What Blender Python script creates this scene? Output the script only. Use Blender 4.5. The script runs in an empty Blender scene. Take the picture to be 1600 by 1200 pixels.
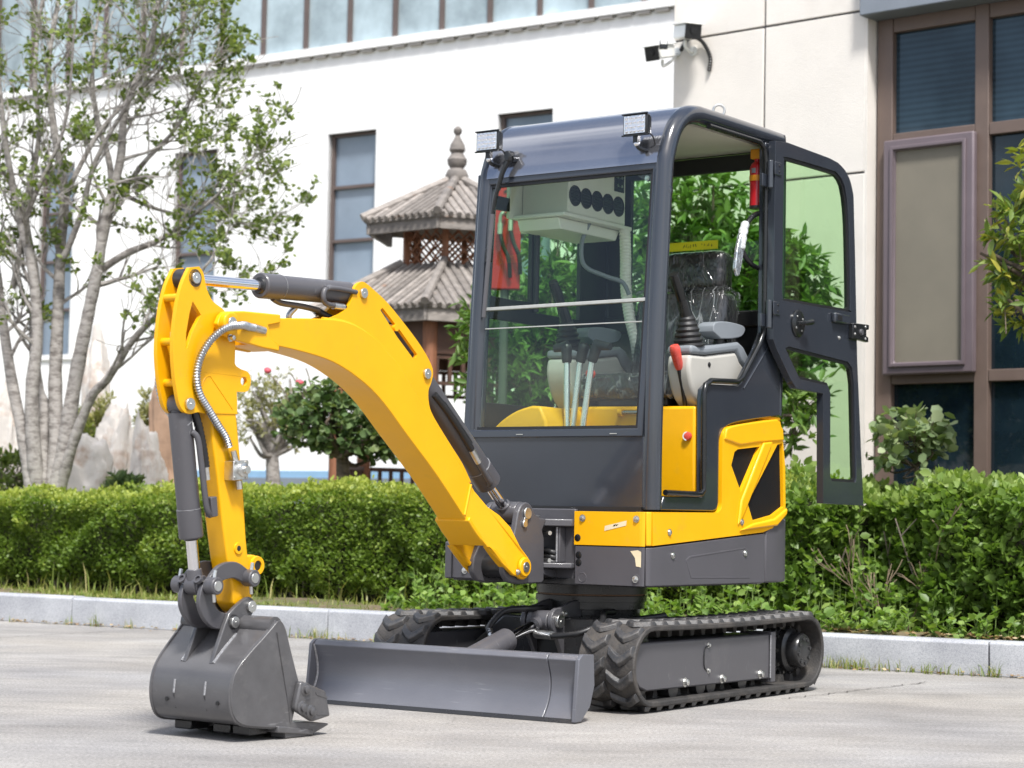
import bpy, bmesh, math, random
import numpy as np
from mathutils import Vector, Matrix, noise
from mathutils.geometry import tessellate_polygon
R = math.radians
rng = random.Random(7)
scn = bpy.context.scene
col = scn.collection

# ------------------------------------------------------------------ camera
CAM_H = 0.68; FPX = 3165.0
_p = math.atan((806 - 600) / FPX); _a = math.atan(0.0192)
_F = Vector((0, math.cos(_p), math.sin(_p))); _r0 = Vector((1, 0, 0)); _u0 = _r0.cross(_F)
_Rt = _r0 * math.cos(_a) + _u0 * math.sin(_a); _Up = -_r0 * math.sin(_a) + _u0 * math.cos(_a)
CAMP = Vector((0, 0, CAM_H))
cam = bpy.data.cameras.new('camera'); camo = bpy.data.objects.new('camera', cam); col.objects.link(camo)
cam.sensor_width = 36; cam.lens = FPX / 1600 * 36; cam.clip_start = .1; cam.clip_end = 600
M = Matrix((( _Rt.x, _Up.x, -_F.x, CAMP.x), (_Rt.y, _Up.y, -_F.y, CAMP.y), (_Rt.z, _Up.z, -_F.z, CAMP.z), (0, 0, 0, 1)))
camo.matrix_world = M
cam.dof.use_dof = True; cam.dof.focus_distance = 7.1; cam.dof.aperture_fstop = 5.0
scn.camera = camo
# ------------------------------------------------------------------ sky, sun, exposure
SUN_EL = 58.0; SUN_AZ = 180 - 12.0          # degrees, azimuth clockwise from +Y (behind the camera, to its right)
w = bpy.data.worlds.new('World'); scn.world = w; w.use_nodes = True
nt = w.node_tree; nt.nodes.clear()
sky = nt.nodes.new('ShaderNodeTexSky'); sky.sky_type = 'NISHITA'; sky.sun_disc = False
sky.sun_elevation = R(SUN_EL); sky.sun_rotation = R(SUN_AZ); sky.dust_density = 3.0; sky.air_density = 1.0; sky.ozone_density = 1.0
bg = nt.nodes.new('ShaderNodeBackground'); bg.inputs['Strength'].default_value = 0.12
wo = nt.nodes.new('ShaderNodeOutputWorld')
# broken white cloud over the whole blue sky
tc_ = nt.nodes.new('ShaderNodeTexCoord'); sx_ = nt.nodes.new('ShaderNodeSeparateXYZ'); nt.links.new(tc_.outputs['Generated'], sx_.inputs[0])
zc_ = nt.nodes.new('ShaderNodeMath'); zc_.operation = 'MAXIMUM'; zc_.inputs[1].default_value = 0.0; nt.links.new(sx_.outputs[2], zc_.inputs[0])
za_ = nt.nodes.new('ShaderNodeMath'); za_.operation = 'ADD'; za_.inputs[1].default_value = 0.22; nt.links.new(zc_.outputs[0], za_.inputs[0])
dx_ = nt.nodes.new('ShaderNodeMath'); dx_.operation = 'DIVIDE'; nt.links.new(sx_.outputs[0], dx_.inputs[0]); nt.links.new(za_.outputs[0], dx_.inputs[1])
dy_ = nt.nodes.new('ShaderNodeMath'); dy_.operation = 'DIVIDE'; nt.links.new(sx_.outputs[1], dy_.inputs[0]); nt.links.new(za_.outputs[0], dy_.inputs[1])
cv_ = nt.nodes.new('ShaderNodeCombineXYZ'); nt.links.new(dx_.outputs[0], cv_.inputs[0]); nt.links.new(dy_.outputs[0], cv_.inputs[1])
cn_ = nt.nodes.new('ShaderNodeTexNoise'); cn_.inputs['Scale'].default_value = 1.3; cn_.inputs['Detail'].default_value = 7.0; cn_.inputs['Roughness'].default_value = .55; nt.links.new(cv_.outputs[0], cn_.inputs['Vector'])
cr_w = nt.nodes.new('ShaderNodeMapRange'); cr_w.inputs[1].default_value = .47; cr_w.inputs[2].default_value = .62; cr_w.inputs[4].default_value = .9; nt.links.new(cn_.outputs[0], cr_w.inputs[0])
cm_ = nt.nodes.new('ShaderNodeMix'); cm_.data_type = 'RGBA'; cm_.inputs[7].default_value = (8.5, 8.6, 8.9, 1)
nt.links.new(cr_w.outputs[0], cm_.inputs[0]); nt.links.new(sky.outputs[0], cm_.inputs[6]); nt.links.new(cm_.outputs[2], bg.inputs[0]); nt.links.new(bg.outputs[0], wo.inputs[0])
sl = bpy.data.lights.new('sun', 'SUN'); sl.energy = 3.4; sl.angle = R(9.0); sl.color = (1, .982, .95)
so = bpy.data.objects.new('sun', sl); col.objects.link(so)
_sd = Vector((math.sin(R(SUN_AZ)) * math.cos(R(SUN_EL)), math.cos(R(SUN_AZ)) * math.cos(R(SUN_EL)), math.sin(R(SUN_EL))))
so.rotation_euler = _sd.to_track_quat('Z', 'Y').to_euler(); so.location = (4, -6, 12)
scn.view_settings.view_transform = 'Standard'; scn.view_settings.look = 'None'
scn.view_settings.exposure = 0.74; scn.view_settings.gamma = 1.0
scn.cycles.max_bounces = 8; scn.cycles.transparent_max_bounces = 24
scn.cycles.caustics_reflective = False; scn.cycles.caustics_refractive = False
try: scn.cycles.use_denoising = True
except Exception: pass

def at(px, py, Y):
    d = _Rt * (px - 800) - _Up * (py - 600) + _F * FPX
    return CAMP + d * (Y / d.y)

# ------------------------------------------------------------------ materials
MATS = {}
def srgb(h):
    c = [int(h[i:i + 2], 16) / 255 for i in (0, 2, 4)]
    return tuple((x / 12.92 if x <= .04045 else ((x + .055) / 1.055) ** 2.4) for x in c)
def N(nt, t, **kw):
    n = nt.nodes.new(t)
    for k, v in kw.items():
        if k in n.inputs: n.inputs[k].default_value = v
        else: setattr(n, k, v)
    return n
def newmat(name):
    m = bpy.data.materials.new(name); m.use_nodes = True; t = m.node_tree; t.nodes.clear()
    o = t.nodes.new('ShaderNodeOutputMaterial'); b = t.nodes.new('ShaderNodeBsdfPrincipled')
    t.links.new(b.outputs[0], o.inputs[0]); MATS[name] = m
    return m, t, b, o
def mat(name, c, rough=.5, metal=0., coat=0., var=.08, vscale=6., bump=0., bscale=200., spec=.5, stretch=None, rvar=.06, dirt=None, dscale=3., dlo=.55, dhi=.75, damt=.6, aniso=None):
    m, t, b, o = newmat(name); L = t.links.new
    tc = N(t, 'ShaderNodeTexCoord'); src = tc.outputs['Object']
    if stretch:
        mp = N(t, 'ShaderNodeMapping'); mp.inputs['Scale'].default_value = stretch; L(src, mp.inputs[0]); src = mp.outputs[0]
    n1 = N(t, 'ShaderNodeTexNoise', Scale=vscale, Detail=6., Roughness=.6); L(src, n1.inputs['Vector'])
    mr = N(t, 'ShaderNodeMapRange'); mr.inputs[1].default_value = .3; mr.inputs[2].default_value = .7; mr.inputs[3].default_value = 1 - var; mr.inputs[4].default_value = 1 + var
    L(n1.outputs[0], mr.inputs[0])
    mx = N(t, 'ShaderNodeVectorMath', operation='SCALE'); mx.inputs[0].default_value = c; L(mr.outputs[0], mx.inputs['Scale'])
    out = mx.outputs[0]
    if dirt:
        n2 = N(t, 'ShaderNodeTexNoise', Scale=dscale, Detail=8., Roughness=.65); L(src, n2.inputs['Vector'])
        r2 = N(t, 'ShaderNodeMapRange'); r2.inputs[1].default_value = dlo; r2.inputs[2].default_value = dhi; r2.inputs[4].default_value = damt; L(n2.outputs[0], r2.inputs[0])
        mm = N(t, 'ShaderNodeMix', data_type='RGBA'); L(r2.outputs[0], mm.inputs[0]); L(out, mm.inputs[6]); mm.inputs[7].default_value = (*dirt, 1); out = mm.outputs[2]
    L(out, b.inputs['Base Color'])
    rr = N(t, 'ShaderNodeMapRange'); rr.inputs[1].default_value = .3; rr.inputs[2].default_value = .7; rr.inputs[3].default_value = max(.02, rough - rvar); rr.inputs[4].default_value = rough + rvar
    L(n1.outputs[0], rr.inputs[0]); L(rr.outputs[0], b.inputs['Roughness'])
    b.inputs['Metallic'].default_value = metal; b.inputs['Coat Weight'].default_value = coat; b.inputs['Coat Roughness'].default_value = .08
    b.inputs['Specular IOR Level'].default_value = spec
    if bump:
        n3 = N(t, 'ShaderNodeTexNoise', Scale=bscale, Detail=4.); L(src, n3.inputs['Vector'])
        bp = N(t, 'ShaderNodeBump', Strength=bump, Distance=.01); L(n3.outputs[0], bp.inputs['Height']); L(bp.outputs[0], b.inputs['Normal'])
    return m
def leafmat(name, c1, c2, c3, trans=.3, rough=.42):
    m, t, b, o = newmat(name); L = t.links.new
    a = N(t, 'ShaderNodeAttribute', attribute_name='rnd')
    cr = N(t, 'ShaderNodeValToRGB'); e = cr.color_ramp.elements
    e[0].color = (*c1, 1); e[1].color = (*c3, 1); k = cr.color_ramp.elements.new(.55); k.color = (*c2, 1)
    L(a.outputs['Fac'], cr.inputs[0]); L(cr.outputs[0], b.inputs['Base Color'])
    b.inputs['Roughness'].default_value = rough; b.inputs['Specular IOR Level'].default_value = .35
    tr = N(t, 'ShaderNodeBsdfTranslucent'); mul = N(t, 'ShaderNodeVectorMath', operation='MULTIPLY'); mul.inputs[1].default_value = (1.25, 1.35, .55)
    L(cr.outputs[0], mul.inputs[0]); L(mul.outputs[0], tr.inputs[0])
    ms = N(t, 'ShaderNodeMixShader'); ms.inputs[0].default_value = trans
    L(b.outputs[0], ms.inputs[1]); L(tr.outputs[0], ms.inputs[2]); L(ms.outputs[0], o.inputs[0])
    return m
def glassmat(name, tint, refl=1.0, rough=.01):
    m, t, b, o = newmat(name); L = t.links.new; t.nodes.remove(b)
    tr = N(t, 'ShaderNodeBsdfTransparent'); tr.inputs[0].default_value = (*tint, 1)
    gl = N(t, 'ShaderNodeBsdfGlossy', Roughness=rough); gl.inputs[0].default_value = (1, 1, 1, 1)
    fr = N(t, 'ShaderNodeFresnel', IOR=1.5); mu = N(t, 'ShaderNodeMath', operation='MULTIPLY'); mu.inputs[1].default_value = refl
    ge = N(t, 'ShaderNodeNewGeometry'); inv = N(t, 'ShaderNodeMath', operation='SUBTRACT'); inv.inputs[0].default_value = 1; L(ge.outputs['Backfacing'], inv.inputs[1])
    m2 = N(t, 'ShaderNodeMath', operation='MULTIPLY', use_clamp=True); L(fr.outputs[0], m2.inputs[0]); L(inv.outputs[0], m2.inputs[1]); L(m2.outputs[0], mu.inputs[0])
    ms = N(t, 'ShaderNodeMixShader'); L(mu.outputs[0], ms.inputs[0]); L(tr.outputs[0], ms.inputs[1]); L(gl.outputs[0], ms.inputs[2]); L(ms.outputs[0], o.inputs[0])
    return m

YEL = mat('yellow_paint', (.80, .4, .003), .4, coat=.12, var=.05, vscale=5, spec=.35, bump=.05, bscale=45, dirt=(.42, .27, .06), dscale=11, dlo=.6, dhi=.86, damt=.5)
YDK = YEL
GRAY = mat('grey_paint', (.076, .074, .081), .44, coat=.15, var=.07, vscale=5, bump=.06, bscale=260, dirt=(.17, .16, .15), dscale=4, dlo=.58, dhi=.8, damt=.35)
SKIRT = mat('grey_plastic', (.075, .072, .081), .5, var=.05, vscale=5, bump=.1, bscale=500)
BLADE = mat('blade_paint', (.112, .115, .132), .4, coat=.2, var=.09, vscale=4, bump=.05, bscale=160, dirt=(.2, .195, .19), dscale=5, dlo=.56, dhi=.78, damt=.35)
BUCK = mat('bucket_paint', (.08, .078, .081), .34, coat=.25, var=.14, vscale=6, bump=.07, bscale=150, stretch=(1, 3, 3), dirt=(.16, .155, .15), dscale=7, dlo=.55, dhi=.75, damt=.35)
def scratch(m, scale=(2, 40, 40), amt=.5, c=(.3, .3, .31)):
    t = m.node_tree; L = t.links.new; b = next(n for n in t.nodes if n.type == 'BSDF_PRINCIPLED'); src = b.inputs['Base Color'].links[0].from_socket
    tc = N(t, 'ShaderNodeTexCoord'); mp = N(t, 'ShaderNodeMapping'); mp.inputs['Scale'].default_value = scale; mp.inputs['Rotation'].default_value = (.2, .1, .15); L(tc.outputs['Object'], mp.inputs[0])
    n1 = N(t, 'ShaderNodeTexNoise', Scale=3., Detail=3.); L(mp.outputs[0], n1.inputs['Vector'])
    n2 = N(t, 'ShaderNodeTexNoise', Scale=4., Detail=3.); L(tc.outputs['Object'], n2.inputs['Vector'])
    r1 = N(t, 'ShaderNodeMapRange'); r1.inputs[1].default_value = .66; r1.inputs[2].default_value = .72; L(n1.outputs[0], r1.inputs[0])
    r2 = N(t, 'ShaderNodeMapRange'); r2.inputs[1].default_value = .48; r2.inputs[2].default_value = .62; r2.inputs[4].default_value = amt; L(n2.outputs[0], r2.inputs[0])
    mu = N(t, 'ShaderNodeMath', operation='MULTIPLY'); L(r1.outputs[0], mu.inputs[0]); L(r2.outputs[0], mu.inputs[1])
    mx = N(t, 'ShaderNodeMix', data_type='RGBA'); L(mu.outputs[0], mx.inputs[0]); L(src, mx.inputs[6]); mx.inputs[7].default_value = (*c, 1); L(mx.outputs[2], b.inputs['Base Color'])
scratch(BLADE); scratch(BUCK, (14, 2, 14)); scratch(GRAY, (9, 30, 9), .3); scratch(SKIRT, (30, 3, 30), .2, (.16, .155, .16))
CABP = mat('cab_paint', (.026, .031, .041), .22, coat=.6, var=.06, vscale=4, bump=.015, bscale=40)
ROOFP = mat('roof_paint', (.33, .338, .37), .14, metal=.85, coat=.6, var=.05, vscale=4, bump=.015, bscale=12)
BLK = mat('black_plastic', (.012, .012, .013), .45, var=.1, bump=.05, bscale=300)
BLKG = mat('black_gloss', (.01, .011, .012), .25, var=.1)
RUB = mat('rubber', (.034, .032, .031), .66, var=.25, vscale=9, bump=.3, bscale=120, dirt=(.12, .104, .088), dscale=8, dlo=.45, dhi=.72, damt=.6)
LUGM = mat('rubber_lug', (.042, .043, .046), .5, var=.2, vscale=20, bump=.2, bscale=150, dirt=(.13, .115, .1), dscale=26, dlo=.45, dhi=.7, damt=.6)
DRIVE = mat('drive_black', (.02, .02, .021), .28, var=.15, bump=.05, bscale=150)
STEEL = mat('steel', (.5, .49, .46), .3, metal=1, var=.12, vscale=30)
ZINC = mat('zinc', (.62, .62, .6), .34, metal=1, var=.15, vscale=40, bump=.05, bscale=300)
CHROME = mat('chrome', (.78, .78, .8), .1, metal=1, var=.03)
BRAID = mat('braid', (.42, .43, .44), .36, metal=1, var=.2, vscale=60)
HOSE = mat('hose', (.014, .014, .015), .42, var=.15)
ALU = mat('aluminium', (.72, .74, .77), .26, metal=.9, var=.05)
WELD = mat('weld', (.3, .3, .31), .45, metal=.5, var=.25, vscale=120, bump=.3, bscale=200)
CREAM = mat('ac_cream', (.8, .78, .7), .4, var=.03)
CONS = mat('console_beige', (.44, .425, .385), .5, var=.04, bump=.05, bscale=400)
CONSG = mat('console_grey', (.2, .22, .24), .5, var=.04, bump=.05, bscale=400)
CEIL = mat('headliner', (.55, .52, .44), .8, var=.04, bump=.05, bscale=300)
RED = mat('red', (.46, .012, .02), .3, coat=.3, var=.05)
REDR = mat('red_rubber', (.62, .07, .05), .3, var=.1, vscale=30, spec=.7)
ORANGE = mat('orange_strap', (.65, .27, .01), .5)
LBLT = mat('yellow_tape', (.85, .78, .02), .5)
PAPER = mat('paper_tape', (.7, .6, .4), .6, var=.1)
WHITE = mat('white_plastic', (.75, .76, .74), .4)
GASK = mat('gasket', (.36, .37, .35), .5, var=.1, vscale=30)
GLASS = glassmat('cab_glass', (.76, .92, .72), .9)
GLASSW = glassmat('windscreen_glass', (.9, .96, .92), 1.0)
FILM = None
# ------------------------------------------------------------------ mesh helpers
def catmull(p, k=6, closed=False):
    p = [Vector(q) for q in p]; n = len(p); out = []
    rngi = range(n if closed else n - 1)
    for i in rngi:
        if closed: a, b, c, d = p[(i - 1) % n], p[i], p[(i + 1) % n], p[(i + 2) % n]
        else: a, b, c, d = p[max(i - 1, 0)], p[i], p[i + 1], p[min(i + 2, n - 1)]
        for j in range(k):
            t = j / k
            out.append(.5 * ((2 * b) + (c - a) * t + (2 * a - 5 * b + 4 * c - d) * t * t + (3 * b - a - 3 * c + d) * t ** 3))
    if not closed: out.append(p[-1])
    return out
def lerp(a, b, t): return a + (b - a) * t
class MB:
    def __init__(s): s.v = []; s.f = []
    def add(s, vs, fs):
        o = len(s.v); s.v += [tuple(v) for v in vs]; s.f += [[i + o for i in f] for f in fs]; return s
    def box(s, c, d, rz=0, rx=0, ry=0):
        m = Matrix.Rotation(rz, 3, 'Z') @ Matrix.Rotation(ry, 3, 'Y') @ Matrix.Rotation(rx, 3, 'X')
        vs = [Vector(c) + m @ Vector((d[0] * i / 2, d[1] * j / 2, d[2] * k / 2)) for i in (-1, 1) for j in (-1, 1) for k in (-1, 1)]
        return s.add(vs, [(0, 1, 3, 2), (4, 6, 7, 5), (0, 4, 5, 1), (2, 3, 7, 6), (0, 2, 6, 4), (1, 5, 7, 3)])
    def rng(s, x0, x1, y0, y1, z0, z1): return s.box(((x0 + x1) / 2, (y0 + y1) / 2, (z0 + z1) / 2), (x1 - x0, y1 - y0, z1 - z0))
    def prism(s, poly, ax, a, b, holes=(), fn=None):
        def P(q, t):
            v = {'x': (t, q[0], q[1]), 'y': (q[0], t, q[1]), 'z': (q[0], q[1], t)}[ax]
            return fn(v) if fn else v
        loops = [list(poly)] + [list(h) for h in holes]
        flat = [q for l in loops for q in l]; n = len(flat)
        vs = [P(q, a) for q in flat] + [P(q, b) for q in flat]; fs = []
        if holes:
            tr = tessellate_polygon([[Vector((q[0], q[1], 0)) for q in l] for l in loops])
            for t in tr: fs.append(list(t)); fs.append([i + n for i in reversed(t)])
        else:
            fs.append(list(range(n))); fs.append([i + n for i in reversed(range(n))])
        o = 0
        for l in loops:
            k = len(l)
            for i in range(k): j = (i + 1) % k; fs.append([o + i, o + j, o + j + n, o + i + n])
            o += k
        return s.add(vs, fs)
    def tube(s, path, r, n=10, cap=True):
        p = [Vector(q) for q in path]; m = len(p); rr = r if isinstance(r, (list, tuple)) else [r] * m
        t0 = (p[1] - p[0]).normalized(); u = t0.orthogonal().normalized(); vs = []
        for i in range(m):
            t = (p[min(i + 1, m - 1)] - p[max(i - 1, 0)]).normalized()
            u = (u - t * u.dot(t)); u = u.normalized() if u.length > 1e-6 else t.orthogonal().normalized(); w_ = t.cross(u)
            vs += [p[i] + (u * math.cos(2 * math.pi * k / n) + w_ * math.sin(2 * math.pi * k / n)) * rr[i] for k in range(n)]
        fs = [[i * n + k, i * n + (k + 1) % n, (i + 1) * n + (k + 1) % n, (i + 1) * n + k] for i in range(m - 1) for k in range(n)]
        if cap: fs += [list(reversed(range(n))), [(m - 1) * n + k for k in range(n)]]
        return s.add(vs, fs)
    def cyl(s, a, b, r, n=20, r2=None): return s.tube([a, b], [r, r if r2 is None else r2], n)
    def lathe(s, prof, o, ax=(0, 0, 1), n=24):
        ax = Vector(ax).normalized(); u = ax.orthogonal().normalized(); w_ = ax.cross(u); o = Vector(o); vs = []
        for (r, h) in prof: vs += [o + ax * h + (u * math.cos(2 * math.pi * k / n) + w_ * math.sin(2 * math.pi * k / n)) * r for k in range(n)]
        m = len(prof); fs = [[i * n + k, i * n + (k + 1) % n, (i + 1) * n + (k + 1) % n, (i + 1) * n + k] for i in range(m - 1) for k in range(n)]
        fs += [list(reversed(range(n))), [(m - 1) * n + k for k in range(n)]]
        return s.add(vs, fs)
    def rib(s, path, r, amp, pitch, n=10, k=8):
        q = catmull(path, k); d = [0]
        for i in range(1, len(q)): d.append(d[-1] + (q[i] - q[i - 1]).length)
        cnt = max(4, int(d[-1] / pitch * 2)); pts = []; rr = []; j = 0
        for i in range(cnt + 1):
            t = d[-1] * i / cnt
            while j < len(d) - 2 and d[j + 1] < t: j += 1
            f = (t - d[j]) / max(1e-9, d[j + 1] - d[j]); pts.append(q[j].lerp(q[j + 1], f)); rr.append(r + (amp if i % 2 else 0))
        return s.tube(pts, rr, n)
    def sphere(s, c, r, n=12, m=8, sc=(1, 1, 1)):
        prof = [(max(1e-4, r * math.sin(math.pi * i / m)), -r * math.cos(math.pi * i / m)) for i in range(m + 1)]
        k = len(s.v); s.lathe(prof, (0, 0, 0), n=n)
        for i in range(k, len(s.v)): v = s.v[i]; s.v[i] = (v[0] * sc[0] + c[0], v[1] * sc[1] + c[1], v[2] * sc[2] + c[2])
        return s
    def build(s, name, m, parent=None, bevel=0, smooth=38, seg=2, normals=True, rz=0):
        me = bpy.data.meshes.new(name); me.from_pydata(s.v, [], s.f)
        if normals:
            bm = bmesh.new(); bm.from_mesh(me); bmesh.ops.recalc_face_normals(bm, faces=bm.faces); bm.to_mesh(me); bm.free()
        me.materials.append(m)
        if smooth:
            me.polygons.foreach_set('use_smooth', [True] * len(me.polygons)); me.set_sharp_from_angle(angle=R(smooth))
        me.update()
        o = bpy.data.objects.new(name, me); col.objects.link(o)
        if parent: o.parent = parent
        if bevel:
            b = o.modifiers.new('bevel', 'BEVEL'); b.width = bevel; b.segments = seg; b.limit_method = 'ANGLE'; b.angle_limit = R(32); b.harden_normals = False
        if rz: o.rotation_euler.z = rz
        return o
def empty(name, loc=(0, 0, 0), rz=0, label=None, cat=None, group=None):
    o = bpy.data.objects.new(name, None); col.objects.link(o); o.location = loc; o.rotation_euler.z = rz; o.empty_display_size = .1
    return tag(o, label, cat, group)
def tag(o, label=None, cat=None, group=None, kind=None):
    if label: o['label'] = label
    if cat: o['category'] = cat
    if group: o['group'] = group
    if kind: o['kind'] = kind
    return o
def ocopy(o, parent, loc, rot=(0, 0, 0)):
    c = o.copy(); col.objects.link(c); c.parent = parent; c.location = loc; c.rotation_euler = rot; return c

# leaves: many small folded blades in one mesh
LEAF = {'oval': [(0, 0, 0), (.28, .3, .06), (.3, .62, .07), (0, 1, 0), (-.3, .62, .07), (-.28, .3, .06)],
        'lance': [(0, 0, 0), (.15, .28, .05), (.15, .6, .05), (0, 1, -.06), (-.15, .6, .05), (-.15, .28, .05)],
        'round': [(0, 0, 0), (.42, .28, .05), (.4, .72, .06), (0, 1, 0), (-.4, .72, .06), (-.42, .28, .05)]}
def leaves(name, P, D, S, m, parent, shape='oval', seed=1, rnd=None, droop=.0, up=.6):
    g = np.random.default_rng(seed); P = np.asarray(P, float); D = np.asarray(D, float); S = np.asarray(S, float); n = len(P)
    D = D / (np.linalg.norm(D, axis=1, keepdims=True) + 1e-9); D[:, 2] -= droop; D /= np.linalg.norm(D, axis=1, keepdims=True) + 1e-9
    Z = g.normal(size=(n, 3)) + np.array([0, 0, up * 2]); Z -= D * np.sum(Z * D, 1, keepdims=True); Z /= np.linalg.norm(Z, axis=1, keepdims=True) + 1e-9
    X = np.cross(D, Z); B = np.array(LEAF[shape])
    V = P[:, None] + S[:, None, None] * (B[None, :, 0:1] * X[:, None] + B[None, :, 1:2] * D[:, None] + B[None, :, 2:3] * Z[:, None])
    V = V.reshape(-1, 3); k = len(B)
    q = np.array([[0, 1, 2, 3], [0, 3, 4, 5]]); F = (np.arange(n)[:, None, None] * k + q[None]).reshape(-1, 4)
    me = bpy.data.meshes.new(name); me.vertices.add(len(V)); me.vertices.foreach_set('co', V.astype(np.float32).ravel())
    me.loops.add(F.size); me.loops.foreach_set('vertex_index', F.astype(np.int32).ravel())
    me.polygons.add(len(F)); me.polygons.foreach_set('loop_start', np.arange(0, F.size, 4, dtype=np.int32))
    try: me.polygons.foreach_set('loop_total', np.full(len(F), 4, dtype=np.int32))
    except Exception: pass
    at_ = me.attributes.new('rnd', 'FLOAT', 'POINT')
    r = g.random(n) if rnd is None else np.clip(np.asarray(rnd) + g.normal(size=n) * .16, 0, 1)
    at_.data.foreach_set('value', np.repeat(r, k).astype(np.float32))
    me.materials.append(m); me.update(calc_edges=True); me.validate()
    o = bpy.data.objects.new(name, me); col.objects.link(o)
    if parent: o.parent = parent
    return o
def blades(name, P, H, m, parent=None, seed=3, lean=.35, wd=.006):
    g = np.random.default_rng(seed); P = np.asarray(P, float); n = len(P); a = g.random(n) * 6.283; l = g.random(n) * lean
    dx = np.stack([np.cos(a), np.sin(a), 0 * a], 1); s = np.stack([-np.sin(a), np.cos(a), 0 * a], 1); H = np.asarray(H)[:, None]
    up = np.array([0, 0, 1.]); w_ = wd * (.6 + .8 * g.random(n))[:, None]
    V = np.stack([P - s * w_, P + s * w_, P + up * H * .55 + dx * H * l[:, None] * .35 + s * w_ * .8, P + up * H * .55 + dx * H * l[:, None] * .35 - s * w_ * .8, P + up * H * (1 - l[:, None] * .3) + dx * H * l[:, None]], 1).reshape(-1, 3)
    F = []; me = bpy.data.meshes.new(name)
    i = np.arange(n) * 5
    fs = [tuple(x) for x in np.stack([i, i + 1, i + 2, i + 3], 1)] + [tuple(x) for x in np.stack([i + 3, i + 2, i + 4], 1)]
    me.from_pydata(V.tolist(), [], fs)
    at_ = me.attributes.new('rnd', 'FLOAT', 'POINT'); at_.data.foreach_set('value', np.repeat(g.random(n), 5).astype(np.float32))
    me.materials.append(m); o = bpy.data.objects.new(name, me); col.objects.link(o)
    if parent: o.parent = parent
    return o

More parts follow.
